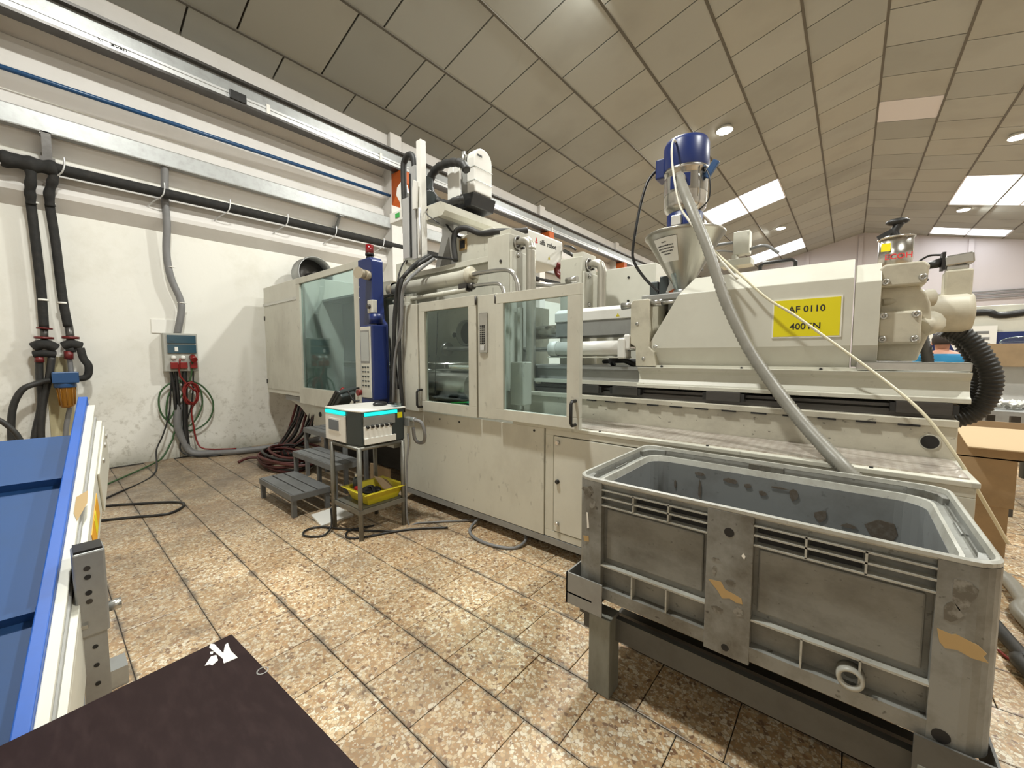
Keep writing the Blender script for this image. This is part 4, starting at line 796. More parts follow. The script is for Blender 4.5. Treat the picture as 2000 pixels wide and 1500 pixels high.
P('key_switch', MB().box(-3.98, -3.88, 2.31, 2.37, 2.01, 2.15), 'cream_clean', parent=bc, bevel=0.008); P('key_knob', MB().cyl((-3.93, 2.31, 2.08), (-3.93, 2.285, 2.08), 0.024, n=12), 'darksteel', parent=bc)
P('column_joint', MB().cyl((-3.9, 2.36, 1.9), (-3.9, 2.36, 2.0), 0.07, n=18), 'blue', parent=bc)
for z, r in ((1.76, 0.032), (1.69, 0.034)):
    P('emblem_ring', MB().lathe([(r-0.014, -0.001), (r-0.014, -0.003), (r, -0.003), (r, -0.001)], (-4.17, 2.358, z), 'y', 24), 'lcd', parent=bc)
for z in (2.32, 2.2): P('column_rivet', MB().ball((-4.22, 2.358, z), 0.008), 'alu', parent=bc)
cpn = P('control_panel', MB().box(-3.93, -3.70, 2.2, 2.36, 1.1, 1.87), 'blue', bevel=0.008)
P('panel_face', MB().box(-3.925, -3.735, 2.19, 2.205, 1.12, 1.855), 'cream_clean', parent=cpn, bevel=0.004)
P('panel_screen', MB().box(-3.91, -3.76, 2.186, 2.191, 1.5, 1.8), 'lcd', parent=cpn); P('screen_bezel', MB().box(-3.918, -3.752, 2.188, 2.19, 1.48, 1.82), 'greybeam', parent=cpn)
for r in range(5):
    for c in range(3): P('panel_key', MB().box(-3.9+c*0.05, -3.87+c*0.05, 2.185, 2.191, 1.24+r*0.048, 1.255+r*0.048), 'anthra', parent=cpn)
P('emergency_stop', MB().cyl((-3.94, 2.2, 1.17), (-3.94, 2.15, 1.17), 0.028, 0.033, 16), 'red', parent=cpn)

# ================================================================ ROBOT ON TOP OF THE MACHINE
rb = thing('picking_robot', 'white picking robot with vertical arms and cable loop on top of the moulding machine', 'robot', (-3.4, 3.3, 2.42))
def Q(name, mb, mat, **k): return link(name, mb, M[mat], k.pop('parent', rb), **k)
Q('robot_plinth', MB().box(-3.75, -2.9, 2.98, 3.7, 2.42, 2.47), 'cream')
Q('robot_pedestal', MB().prism([(-3.72, 2.47), (-3.3, 2.47), (-3.36, 2.9), (-3.36, 3.0), (-3.56, 3.0), (-3.56, 2.9)], 'y', 3.0, 3.2), 'alu', bevel=0.006)
Q('pedestal_web', MB().prism([(-3.62, 2.5), (-3.4, 2.5), (-3.44, 2.86)], 'y', 2.992, 3.0), 'greybeam')
Q('traverse_beam', MB().prism([(-3.58, 2.99), (-3.24, 2.99), (-3.2, 3.03), (-3.2, 3.1), (-3.26, 3.13), (-3.56, 3.13), (-3.6, 3.1), (-3.6, 3.02)], 'y', 2.74, 4.3), 'cream')
Q('beam_rail', MB().box(-3.56, -3.3, 2.76, 4.3, 3.13, 3.145), 'alu'); Q('beam_groove', MB().box(-3.5, -3.32, 2.745, 4.3, 2.982, 2.99), 'greybeam')
Q('robot_cabinet_low', MB().box(-3.33, -2.78, 3.0, 3.6, 2.49, 2.84), 'cream', bevel=0.01)
Q('cabinet_switch', MB().box(-3.26, -3.15, 2.985, 3.0, 2.68, 2.8), 'brownstain'); Q('switch_black', MB().box(-3.24, -3.17, 2.975, 2.987, 2.7, 2.78), 'black')
cab = Q('robot_control_cabinet', MB().box(-2.98, -2.60, 3.3, 4.0, 2.56, 2.87), 'whitepl', bevel=0.02, segs=3)
Q('red_emblem', MB().prism([(3.47, 2.77), (3.50, 2.77), (3.485, 2.81)], 'x', -2.6, -2.597).prism([(3.465, 2.75), (3.505, 2.75), (3.505, 2.765), (3.465, 2.765)], 'x', -2.6, -2.597), 'redink', parent=cab)
text_mesh('first_word', 'alfa', 0.075, M['ink'], cab, (-2.597, 3.60, 2.775), (math.pi/2, 0, math.pi/2)); text_mesh('second_word', 'robot', 0.075, M['ink'], cab, (-2.597, 3.77, 2.775), (math.pi/2, 0, math.pi/2))
Q('warning_triangle', MB().prism([(3.70, 2.62), (3.74, 2.62), (3.72, 2.655)], 'x', -2.6, -2.597), 'yellowtray', parent=cab)
prof = [(3.09, 3.30), (3.36, 3.30), (3.36, 3.66)] + [(3.225+0.135*math.cos(a), 3.66+0.12*math.sin(a)) for a in [math.pi*k/10 for k in range(1, 10)]] + [(3.09, 3.66)]
hd = Q('robot_head_cover', MB().prism(prof, 'x', -3.245, -3.12), 'white', bevel=0.015, segs=3)
for z in (3.42, 3.56): Q('cover_crease', MB().box(-3.25, -3.117, 3.086, 3.364, z, z+0.008), 'lcd', parent=hd)
Q('cover_slot', MB().box(-3.122, -3.117, 3.13, 3.2, 3.68, 3.70), 'black', parent=hd)
Q('head_base', MB().prism([(-3.55, 3.15), (-3.14, 3.15), (-3.10, 3.28), (-3.3, 3.30), (-3.55, 3.2)], 'y', 3.05, 3.4), 'black', bevel=0.006)
wp0, wp1 = Vector((-3.499, 3.050, 3.630)), Vector((-3.304, 3.050, 3.283))
Q('head_plate', MB().prism([(wp0.x, wp1.z), (wp1.x, wp1.z), (wp1.x, wp0.z-0.06), (wp1.x-0.03, wp0.z), (wp1.x-0.08, wp0.z), (wp1.x-0.1, wp0.z-0.07), (wp0.x+0.08, wp0.z), (wp0.x+0.02, wp0.z), (wp0.x, wp0.z-0.06)], 'y', 3.04, 3.06), 'whitepl', bevel=0.004)
Q('head_pillar', MB().box(-3.34, -3.25, 3.1, 3.3, 3.25, 3.6), 'greybeam')
Q('head_valve', MB().cyl((-3.3, 3.1, 3.6), (-3.3, 3.1, 3.76), 0.022, n=10).box(-3.28, -3.25, 3.08, 3.12, 3.6, 3.72), 'steel')
Q('cable_chain', MB().tube([(-3.092, 2.950, 3.455), (-3.152, 2.950, 3.534), (-3.285, 2.950, 3.595), (-3.467, 2.950, 3.623), (-3.616, 2.950, 3.596), (-3.699, 2.950, 3.498), (-3.666, 2.950, 3.372), (-3.544, 2.950, 3.253), (-3.383, 2.950, 3.187), (-3.252, 2.950, 3.193), (-3.203, 3.000, 3.206)], 0.045, 8, step=5, radii=lambda i, m: 0.046 if i % 3 else 0.038), 'rubber')
Q('robot_motor', MB().cyl((-3.66, 2.84, 3.26), (-3.54, 2.84, 3.26), 0.085, n=18).box(-3.66, -3.58, 2.78, 2.9, 3.36, 3.5), 'anthra', bevel=0.006); Q('motor_label', MB().box(-3.64, -3.56, 2.75, 2.757, 3.22, 3.32), 'bluecap')
Q('arm_profile', MB().box(-3.815, -3.70, 2.66, 2.74, 2.62, 3.26), 'alu', bevel=0.003)
Q('arm_profile', MB().box(-3.70, -3.60, 2.68, 2.76, 2.60, 3.57), 'alu', bevel=0.003)
Q('arm_slot', MB().box(-3.695, -3.675, 2.672, 2.68, 2.62, 3.5), 'dark')
Q('arm_pole', MB().box(-3.575, -3.50, 2.68, 2.75, 2.60, 3.80), 'whitepl', bevel=0.003)
Q('arm_hose', MB().tube([(-3.85, 2.72, 3.1), (-3.86, 2.72, 3.6), (-3.83, 2.72, 3.7), (-3.76, 2.72, 3.735), (-3.69, 2.72, 3.7), (-3.66, 2.72, 3.6), (-3.65, 2.72, 3.2)], 0.033, 10), 'rubber')
Q('grip_paddle', MB().prism([(-3.97, 2.95), (-3.87, 2.95), (-3.89, 3.2), (-3.87, 3.38), (-3.9, 3.48), (-3.98, 3.52), (-4.05, 3.48), (-4.07, 3.4), (-4.0, 3.3), (-3.98, 3.15)], 'y', 2.76, 2.8), 'whitepl', bevel=0.004)
Q('lower_paddle', MB().prism([(-3.6, 3.1), (-3.54, 3.1), (-3.52, 3.36), (-3.58, 3.4), (-3.6, 3.3)], 'y', 2.64, 2.66), 'whitepl')
Q('valve_unit', MB().box(-4.15, -3.9, 2.72, 2.86, 3.08, 3.2), 'whitepl', bevel=0.008); Q('green_label', MB().box(-4.03, -3.95, 2.715, 2.721, 3.12, 3.17), 'greenlabel')
Q('side_tube', MB().cyl((-3.51, 2.66, 2.62), (-3.51, 2.66, 3.1), 0.012, n=8), 'alu')
Q('robot_cable', MB().tube([(-3.5, 2.95, 3.1), (-3.42, 2.95, 2.98), (-3.3, 2.95, 2.86), (-3.2, 2.95, 2.8)], 0.012, 8).tube([(-3.5, 2.85, 3.2), (-3.45, 2.7, 3.05), (-3.3, 2.75, 2.92)], 0.006, 6), 'black')
Q('black_hose', MB().tube([(-3.222, 2.900, 2.552), (-3.251, 2.900, 2.769), (-3.216, 2.920, 2.872), (-3.099, 2.950, 2.876), (-2.921, 2.980, 2.797), (-2.694, 3.000, 2.777), (-2.564, 3.120, 2.779), (-2.499, 3.200, 2.795)], 0.03, 10), 'rubber')
Q('red_hose', MB().tube([(-2.928, 3.100, 2.711), (-3.036, 3.080, 2.689), (-3.097, 3.080, 2.651), (-3.037, 3.080, 2.593), (-2.929, 3.100, 2.580)], 0.03, 10), 'redhose')
Q('red_hose', MB().tube([(-2.571, 3.900, 2.602), (-2.612, 3.900, 2.551), (-2.598, 3.900, 2.491), (-2.556, 3.900, 2.457)], 0.035, 8), 'redhose')
Q('robot_stand_wires', MB().tube([(-2.582, 4.000, 2.767), (-2.449, 3.900, 2.697), (-2.383, 3.900, 2.658)], 0.02, 8).tube([(-2.575, 4.000, 2.824), (-2.430, 3.900, 2.766), (-2.364, 3.900, 2.722)], 0.012, 8), 'black')
tcb = thing('trailing_cables', 'grey and black cables hanging from the robot down in front of the corner guard', 'cables', (-3.5, 2.38, 1.0))
link('trailing_cable', MB().tube([(-3.458, 2.750, 2.625), (-3.481, 2.600, 2.522), (-3.426, 2.420, 2.372), (-3.551, 2.400, 2.247), (-3.598, 2.400, 1.951), (-3.649, 2.400, 1.583), (-3.703, 2.400, 1.150), (-3.691, 2.400, 0.987)], 0.02, 8), M['rubber'], tcb)
link('trailing_cable', MB().tube([(-3.415, 2.750, 2.608), (-3.481, 2.580, 2.482), (-3.460, 2.400, 2.323), (-3.482, 2.380, 2.095), (-3.504, 2.380, 1.737), (-3.515, 2.390, 1.320), (-3.488, 2.400, 0.977)], 0.02, 8), M['rubber'], tcb)
link('trailing_cable', MB().tube([(-3.391, 2.750, 2.577), (-3.430, 2.580, 2.434), (-3.369, 2.390, 2.286), (-3.422, 2.370, 2.164), (-3.459, 2.370, 1.838), (-3.569, 2.370, 1.530), (-3.639, 2.380, 1.047)], 0.017, 8), M['conduit'], tcb)
link('trailing_cable', MB().tube([(-3.939, 2.800, 2.672), (-3.753, 2.600, 2.525), (-3.594, 2.430, 2.292), (-3.669, 2.420, 1.850), (-3.570, 2.400, 1.211)], 0.009, 6), M['black'], tcb)
# ---------------------------------------------------------------- hopper loader
hl = thing('hopper_loader', 'stainless hopper cone with blue-capped vacuum loader above the feed throat', 'hopper', (-1.07, 3.45, 2.04))
hx, hy = -1.075, 3.45
link('hopper_cone', MB().lathe([(0.05, 2.03), (0.055, 2.1), (0.285, 2.5), (0.3, 2.51), (0.305, 2.525), (0.295, 2.535), (0.02, 2.545)], (hx, hy, 0), n=36), M['conesteel'], hl)
link('sight_tube', MB().cyl((hx-0.02, hy-0.17, 2.2), (hx-0.02, hy-0.085, 2.07), 0.018, n=10), M['glassplain'], hl)
link('cone_strap', MB().lathe([(0.062, 2.06), (0.07, 2.06), (0.07, 2.09), (0.062, 2.09)], (hx, hy, 0), n=24), M['steel'], hl)
link('neck_band', MB().lathe([(0.135, 2.54), (0.135, 2.69), (0.12, 2.7)], (hx, hy, 0), n=28), M['blue'], hl)
link('neck_clip', MB().box(hx-0.06, hx+0.02, hy-0.15, hy-0.13, 2.58, 2.66), M['chrome'], hl, bevel=0.005)
link('neck_clip', MB().box(hx+0.12, hx+0.16, hy-0.03, hy+0.03, 2.56, 2.62), M['steel'], hl, bevel=0.005)
link('loader_body', MB().lathe([(0.12, 2.69), (0.155, 2.73), (0.162, 2.76), (0.16, 3.0), (0.172, 3.005), (0.172, 3.03), (0.16, 3.035)], (hx, hy, 0), n=36), M['stainless'], hl)
cap = link('loader_cap', MB().lathe([(0.168, 3.03), (0.172, 3.05), (0.17, 3.22), (0.155, 3.255), (0.12, 3.27), (0.001, 3.275)], (hx, hy, 0), n=36), M['blue'], hl)
link('cap_side_box', MB().box(hx-0.22, hx-0.14, hy-0.08, hy+0.06, 3.0, 3.16), M['blue'], cap, bevel=0.012); link('cap_knob', MB().cyl((hx+0.02, hy, 3.27), (hx+0.02, hy, 3.29), 0.06, n=18), M['blue'], cap)
link('lid_latch', MB().obox((hx+0.20, hy-0.04, 2.98), (0.05, 0.03, 0.13), Matrix.Rotation(math.radians(35), 3, 'Y')), M['bluecap'], hl, bevel=0.004)
link('loader_clip', MB().cyl((hx+0.13, hy-0.1, 2.78), (hx+0.13, hy-0.1, 3.02), 0.006, n=6), M['chrome'], hl)
link('inlet_plate', MB().lathe([(0.1635, 2.84), (0.1635, 2.97)], (hx, hy, 0), n=36), M['stainless'], hl)
pm = MB(); 
for k in range(6):
    a0 = math.radians(-115+k*9); a1 = math.radians(-115+(k+1)*9)
    pm.add([(hx+0.165*math.cos(a0), hy+0.165*math.sin(a0), 2.86), (hx+0.165*math.cos(a1), hy+0.165*math.sin(a1), 2.86), (hx+0.165*math.cos(a1), hy+0.165*math.sin(a1), 2.96), (hx+0.165*math.cos(a0), hy+0.165*math.sin(a0), 2.96)], [(0,1,2,3)])
link('blue_flange', pm, M['blue'], hl)
link('inlet_port', MB().cyl((hx+0.01, hy-0.15, 2.92), (hx+0.025, hy-0.24, 2.9), 0.042, n=16), M['steel'], hl)
link('loader_cable', MB().tube([(hx-0.2, hy-0.05, 3.1), (hx-0.27, hy-0.1, 3.0), (hx-0.31, hy-0.15, 2.8), (hx-0.34, hy-0.2, 2.5), (hx-0.34, hy-0.2, 2.35), (hx-0.25, hy-0.2, 2.2), (hx-0.13, hy-0.2, 2.07)], 0.012, 8), M['black'], hl)
link('loader_cable', MB().tube([(hx+0.16, hy-0.05, 3.0), (hx+0.2, hy-0.08, 2.9), (hx+0.2, hy-0.08, 2.75), (hx+0.13, hy-0.08, 2.68)], 0.006, 6), M['black'], hl)
# paper on the cone
def conept(a, z, off=0.004):
    r = 0.055 + (z-2.1)*(0.23/0.4) + off; return (hx+r*math.cos(a), hy+r*math.sin(a), z)
pp = MB(); pk = MB(); A0, A1 = math.radians(-128), math.radians(-84)
for k in range(8):
    a, b = A0+(A1-A0)*k/8, A0+(A1-A0)*(k+1)/8
    pp.add([conept(a, 2.30), conept(b, 2.30), conept(b, 2.47), conept(a, 2.47)], [(0,1,2,3)])
nt_ = link('notice', pp, M['paper'], hl, label='white printed notice stuck on the cone')
for z, f0, f1 in ((2.435, 0.4, 0.6), (2.41, 0.12, 0.88), (2.39, 0.12, 0.9), (2.37, 0.15, 0.85), (2.35, 0.3, 0.7)):
    for k in range(int(f0*14), int(f1*14)):
        a, b = A0+(A1-A0)*k/14, A0+(A1-A0)*(k+0.75)/14
        pk.add([conept(a, z, .006), conept(b, z, .006), conept(b, z+0.008, .006), conept(a, z+0.008, .006)], [(0,1,2,3)])
link('notice_print', pk, M['ink'], nt_)
# hoses from the loader
vh = thing('vacuum_hose', 'thick grey corrugated suction hose falling from the loader past the yellow sign', 'hose', (-0.5, 2.8, 1))
link('hose_body', MB().tube([(hx+0.025, hy-0.23, 2.9), (-0.968, 3.100, 2.729), (-0.885, 3.000, 2.560), (-0.750, 2.920, 2.248), (-0.624, 2.860, 1.901), (-0.475, 2.800, 1.598), (-0.331, 2.730, 1.382), (-0.197, 2.640, 1.213), (-0.079, 2.540, 1.091), (0.013, 2.465, 1.001), (0.102, 2.460, 0.885), (0.12, 2.458, 0.6), (0.12, 2.458, 0.12)], 0.043, 12, step=22, radii=lambda i, m: 0.031 + (0.005 if i % 2 else 0)), M['greyhose'], vh)
link('white_air_tube', MB().tube([(hx-0.03, hy-0.12, 3.2), (-1.106, 3.300, 3.203), (-1.109, 3.250, 3.211), (-1.106, 3.200, 3.127), (-1.087, 3.180, 2.964), (-1.009, 3.100, 2.677), (-0.922, 3.050, 2.518), (-0.710, 2.970, 2.218), (-0.579, 2.950, 2.047)], 0.008, 8), M['whitecab'], None, label='thin white air tube arching from the blue loader cap', cat='tube')
link('pale_tube', MB().tube([(-0.759, 3.100, 2.285), (-0.560, 3.000, 2.068), (-0.408, 2.970, 1.906), (-0.275, 2.950, 1.803), (-0.124, 2.920, 1.668), (0.087, 2.870, 1.476), (0.221, 2.800, 1.344), (0.315, 2.750, 1.226), (0.423, 2.750, 1.038), (0.520, 2.850, 0.850), (0.648, 3.100, 0.610)], 0.0075, 8), M['palehose'], None, label='pale yellowish tube crossing in front of the sign down to the floor at the right', cat='tube')
# small parts behind the cover
P('terminal_box', MB().box(-0.85, -0.72, 4.1, 4.2, 2.46, 2.66).box(-0.95, -0.7, 4.08, 4.25, 2.36, 2.42).box(-0.86, -0.82, 4.1, 4.2, 1.2, 2.46), 'cream', bevel=0.006)
P('terminal_wires', MB().tube([(-0.72, 4.15, 2.5), (-0.6, 4.1, 2.5), (-0.5, 4.1, 2.42)], 0.014, 6).tube([(-0.86, 4.15, 2.58), (-1.0, 4.15, 2.58), (-1.12, 4.15, 2.52), (-1.12, 4.15, 2.36)], 0.014, 6).tube([(-0.86, 4.15, 2.5), (-1.02, 4.12, 2.52), (-1.2, 4.12, 2.44)], 0.008, 6), 'conduit')
P('valve_manifold', MB().box(-1.42, -1.34, 3.62, 3.7, 2.04, 2.22).box(-1.33, -1.25, 3.62, 3.7, 2.04, 2.26).box(-1.24, -1.16, 3.62, 3.7, 2.04, 2.2), 'anthra', bevel=0.01)
P('danger_tag', MB().obox((-1.17, 3.6, 2.13), (0.16, 0.005, 0.1), Matrix.Rotation(math.radians(20), 3, 'Y')), 'paper'); P('tag_stripe', MB().obox((-1.17, 3.596, 2.13), (0.14, 0.004, 0.025), Matrix.Rotation(math.radians(-25), 3, 'Y')).obox((-1.15, 3.596, 2.17), (0.1, 0.004, 0.02), Matrix.Rotation(math.radians(45), 3, 'Y')), 'orange')
# extraction duct on the wall
du = thing('duct_elbow', 'large round sheet-metal duct opening above the clamp end by the wall', 'duct', (-7.3, 3.3, 2.69))
link('duct_shell', MB().lathe([(0.30, 0.0), (0.31, 0.02), (0.30, 0.04), (0.30, 0.25), (0.31, 0.27), (0.30, 0.3), (0.29, 0.3), (0.29, 0.0)], (-7.55, 3.25, 3.0), 'x', 32), M['galv'], du)
link('duct_back', MB().lathe([(0.001, -0.06), (0.29, 0.02), (0.29, 0.03), (0.001, -0.03)], (-7.55, 3.25, 3.0), 'x', 32).cyl((-7.6, 3.25, 3.0), (-7.3, 3.25, 3.0), 0.05, n=12), M['darksteel'], du)
link('duct_foot', MB().box(-7.5, -7.3, 3.1, 3.4, 2.68, 2.74), M['galv'], du)
# ================================================================ STEPS, CART AND WHAT STANDS ON IT
st = thing('steel_steps', 'grey steel steps with slatted treads in front of the clamp end', 'steps', (-4.5, 1.9, 0))
def tread(x0, x1, y0, y1, z, legs=True):
    w_ = (y1-y0)/3
    for k in range(3):
        link('slat', MB().box(x0, x1, y0+k*w_+0.008, y0+(k+1)*w_-0.008, z-0.03, z), M['stepgrey'], st, bevel=0.004)
    link('tread_frame', MB().box(x0, x1, y0-0.008, y0+0.004, z-0.06, z-0.004).box(x0, x1, y1-0.004, y1+0.008, z-0.06, z-0.004).box(x0-0.008, x0, y0, y1, z-0.06, z-0.004).box(x1, x1+0.008, y0, y1, z-0.06, z-0.004), M['stepgrey'], st)
    for x in (x0+0.0, x1-0.04):
        for y in (y0, y1-0.04): link('leg', MB().box(x, x+0.04, y, y+0.04, 0, z-0.03), M['stepgrey'], st)
tread(-4.88, -4.02, 1.50, 1.86, 0.225); tread(-4.90, -3.92, 1.86, 2.16, 0.455); tread(-5.35, -4.3, 2.17, 2.46, 0.64)
ct2 = thing('steel_cart', 'small tubular steel stand on four legs in front of the machine', 'stand', (-3.28, 1.87, 0))
for x, y in ((-3.51, 1.66), (-3.08, 1.68), (-3.08, 2.1), (-3.51, 2.08)):
    link('leg', MB().cyl((x, y, 0), (x, y, 0.79), 0.02, n=12), M['standsteel'], ct2)
link('top_frame', MB().tube([(-3.51, 1.66, 0.78), (-3.08, 1.68, 0.78), (-3.08, 2.1, 0.78), (-3.51, 2.08, 0.78)], 0.017, 8, closed=True, smoothpath=False).box(-3.5, -3.09, 1.68, 2.08, 0.785, 0.797), M['standsteel'], ct2)
link('lower_shelf', MB().box(-3.5, -3.09, 1.68, 2.09, 0.255, 0.262).box(-3.53, -3.06, 1.655, 1.667, 0.225, 0.262).box(-3.068, -3.058, 1.66, 2.12, 0.225, 0.262).box(-3.53, -3.06, 2.1, 2.112, 0.225, 0.262), M['standsteel'], ct2)
cb2 = thing('control_unit', 'white and anthracite controller with turquoise light strips on the steel stand', 'controller', (-3.34, 1.88, 0.8))
link('unit_body', MB().prism([(-3.62, 1.67), (-3.25, 1.67), (-3.075, 1.70), (-3.075, 2.12), (-3.62, 2.12)], 'z', 0.8, 1.085), M['anthra'], cb2, bevel=0.004)
link('unit_lid', MB().prism([(-3.63, 1.66), (-3.24, 1.66), (-3.06, 1.70), (-3.06, 2.13), (-3.63, 2.13)], 'z', 1.085, 1.098), M['whitepl'], cb2, bevel=0.004)
f1 = link('screen_panel', MB().box(-3.615, -3.26, 1.655, 1.67, 0.81, 1.045), M['whitepl'], cb2, bevel=0.004)
link('touch_screen', MB().box(-3.535, -3.36, 1.646, 1.652, 0.905, 0.995), M['screen'], f1); link('screen_frame', MB().box(-3.56, -3.335, 1.651, 1.656, 0.885, 1.01), M['whitepl'], f1, bevel=0.003)
link('light_strip', MB().box(-3.61, -3.265, 1.652, 1.668, 1.05, 1.078), M['cyan'], cb2); link('light_strip', MB().box(-3.073, -3.058, 1.73, 2.04, 1.05, 1.078), M['cyan'], cb2)
f2 = link('front_panel', MB().box(-3.075, -3.062, 1.72, 1.985, 0.81, 0.965), M['whitepl'], cb2, bevel=0.003); link('grey_recess', MB().box(-3.075, -3.064, 1.72, 2.02, 0.965, 1.045), M['greybeam'], cb2)
link('cable_drawer', MB().box(-3.075, -3.05, 1.72, 2.02, 0.81, 0.865), M['whitepl'], cb2, bevel=0.004)
for k in range(6): link('cable_gland', MB().cyl((-3.066, 1.75+k*0.045, 0.96), (-3.045, 1.75+k*0.045, 0.955), 0.013, n=10), M['black'], f2)
link('yellow_label', MB().box(-3.076, -3.072, 2.05, 2.1, 1.0, 1.05), M['yellow'], cb2)
link('power_socket', MB().box(-3.1, -3.0, 2.12, 2.18, 0.92, 1.0).cyl((-3.0, 2.15, 0.98), (-2.95, 2.15, 0.98), 0.025, n=12), M['galv'], cb2, bevel=0.006)
link('mains_cable', MB().tube([(-2.96, 2.15, 0.98), (-2.9, 2.18, 0.96), (-2.88, 2.2, 0.86), (-2.92, 2.22, 0.78), (-3.0, 2.22, 0.76), (-3.03, 2.2, 0.8), (-3.02, 2.18, 0.9)], 0.016, 8).tube([(-3.05, 2.14, 0.85), (-3.03, 2.13, 0.75), (-3.05, 2.12, 0.5), (-3.05, 2.12, 0.03), (-2.98, 2.2, 0.012), (-2.8, 2.4, 0.012), (-2.6, 2.6, 0.012)], 0.009, 6), M['conduit'], cb2)
link('computer_mouse', MB().ball((-3.3, 2.02, 1.113), 0.06, sc_=(0.7, 1.25, 0.42)), M['black'], None, label='black computer mouse on the white controller top', cat='mouse')
link('clear_holder', MB().obox((-3.13, 2.06, 1.115), (0.1, 0.07, 0.004), Matrix.Rotation(math.radians(20), 3, 'Y')).box(-3.1, -3.07, 2.04, 2.1, 1.1, 1.135), M['glassplain'], None, label='small clear plastic holder on the controller beside the mouse', cat='holder')
Rp = Matrix.Rotation(math.radians(-42), 3, 'Y') @ Matrix.Rotation(math.radians(12), 3, 'X')
tp = thing('teach_pendant', 'green and grey robot teach pendant leaning on the left edge of the controller', 'pendant', (-3.82, 1.92, 1.1))
pc = Vector((-3.83, 1.92, 1.12))
link('pendant_case', MB().obox(pc, (0.34, 0.2, 0.035), Rp), M['anthra'], tp, bevel=0.012); link('pendant_back', MB().obox(pc + Rp @ Vector((0.05, -0.01, -0.035)), (0.2, 0.16, 0.045), Rp), M['greenlabel'] if False else M['anthra'], tp, bevel=0.01)
link('pendant_screen', MB().obox(pc + Rp @ Vector((-0.01, 0, 0.019)), (0.17, 0.15, 0.004), Rp), M['lcd'], tp); link('pendant_keys', MB().obox(pc + Rp @ Vector((-0.14, 0, 0.019)), (0.06, 0.14, 0.005), Rp), M['whitepl'], tp)
link('stop_button', MB().cyl(pc + Rp @ Vector((0.13, -0.02, 0.015)), pc + Rp @ Vector((0.13, -0.02, 0.045)), 0.022, n=12), M['red'], tp); link('pendant_frame', MB().obox(pc + Rp @ Vector((0.0, -0.1, 0.02)), (0.3, 0.012, 0.03), Rp), M['black'], tp)
link('pendant_cable', MB().tube([pc + Rp @ Vector((0.16, 0, 0)), (-3.66, 1.95, 1.13), (-3.63, 2.0, 1.12)], 0.01, 6), M['black'], tp)
ty = thing('yellow_tray', 'yellow plastic tray of odds and ends on the lower shelf of the stand', 'tray', (-3.3, 1.88, 0.262))
tx0, tx1, ty0, ty1 = -3.47, -3.07, 1.72, 2.13
def rring(x0, x1, y0, y1, z): return [(x0, y0, z), (x1, y0, z), (x1, y1, z), (x0, y1, z)]
v = []
for (o_, z) in ((0.06, 0.263), (0.02, 0.37), (-0.01, 0.372), (-0.01, 0.376), (0.024, 0.376), (0.065, 0.27)): v += rring(tx0+o_, tx1-o_, ty0+o_, ty1-o_, z)
f_ = [(i*4+k, i*4+(k+1) % 4, (i+1)*4+(k+1) % 4, (i+1)*4+k) for i in range(5) for k in range(4)] + [(0,1,2,3), (20,21,22,23)]
link('tray_shell', MB().add(v, f_), M['yellowtray'], ty, bevel=0.006)
cn = thing('spray_can', 'spray can with white nozzle standing in the yellow tray', 'can', (-3.4, 1.83, 0.27)); cn.location = (-3.4, 1.82, 0.272); WM[cn.name] = Matrix.Translation(cn.location)
link('can_body', MB().lathe([(0.001, 0.272), (0.033, 0.272), (0.033, 0.42), (0.028, 0.44), (0.012, 0.455)], (-3.4, 1.82, 0), n=18), M['anthra'], cn); link('can_label', MB().lathe([(0.034, 0.30), (0.034, 0.36)], (-3.4, 1.82, 0), n=18), M['galv'], cn); link('nozzle', MB().cyl((-3.4, 1.82, 0.455), (-3.4, 1.82, 0.48), 0.012, n=10), M['whitepl'], cn)
link('orange_packet', MB().obox((-3.34, 1.8, 0.33), (0.07, 0.05, 0.09), Matrix.Rotation(0.4, 3, 'Y')), M['redink'], None, bevel=0.004, label='small orange-red packet beside the spray can in the tray', cat='packet')
link('black_gloves', MB().ball((-3.25, 1.86, 0.345), 0.07, sc_=(1.3, 1, 0.5)).ball((-3.2, 1.9, 0.36), 0.05, sc_=(1.2, 0.8, 0.5)).tube([(-3.3, 1.84, 0.36), (-3.22, 1.87, 0.39), (-3.15, 1.85, 0.35)], 0.014, 6), M['black'], None, label='crumpled black work gloves in the yellow tray', cat='gloves')
link('folded_paper', MB().obox((-3.22, 2.0, 0.38), (0.22, 0.15, 0.004), Matrix.Rotation(-0.45, 3, 'X') @ Matrix.Rotation(0.35, 3, 'Y')), M['card'], None, label='folded sheet of beige paper sticking out of the yellow tray', cat='paper')
wp = link('metal_plate', MB().prism([(-3.93, 1.63), (-3.6, 1.58), (-3.62, 1.9), (-3.95, 1.9)], 'z', 0.001, 0.02), M['whitepl'], bevel=0.002, label='pale metal plate lying on the floor beside the stand legs', cat='plate')
link('looped_cable', MB().tube([(-3.49, 1.62, 0.2), (-3.45, 1.6, 0.05), (-3.4, 1.5, 0.012), (-3.52, 1.4, 0.012), (-3.62, 1.45, 0.012), (-3.6, 1.56, 0.012), (-3.4, 1.68, 0.012), (-3.2, 1.8, 0.012), (-3.0, 1.95, 0.012)], 0.009, 6), M['black'], label='thin black cable looped on the floor at the left legs of the stand', cat='cable')
link('looped_cable', MB().tube([(-3.25, 1.9, 0.012), (-3.32, 1.7, 0.012), (-3.2, 1.62, 0.012), (-3.1, 1.72, 0.012), (-3.02, 1.9, 0.012), (-2.9, 2.1, 0.012), (-2.7, 2.3, 0.012)], 0.009, 6), M['black'], label='thin black cable on the floor under the lower shelf of the stand', cat='cable')
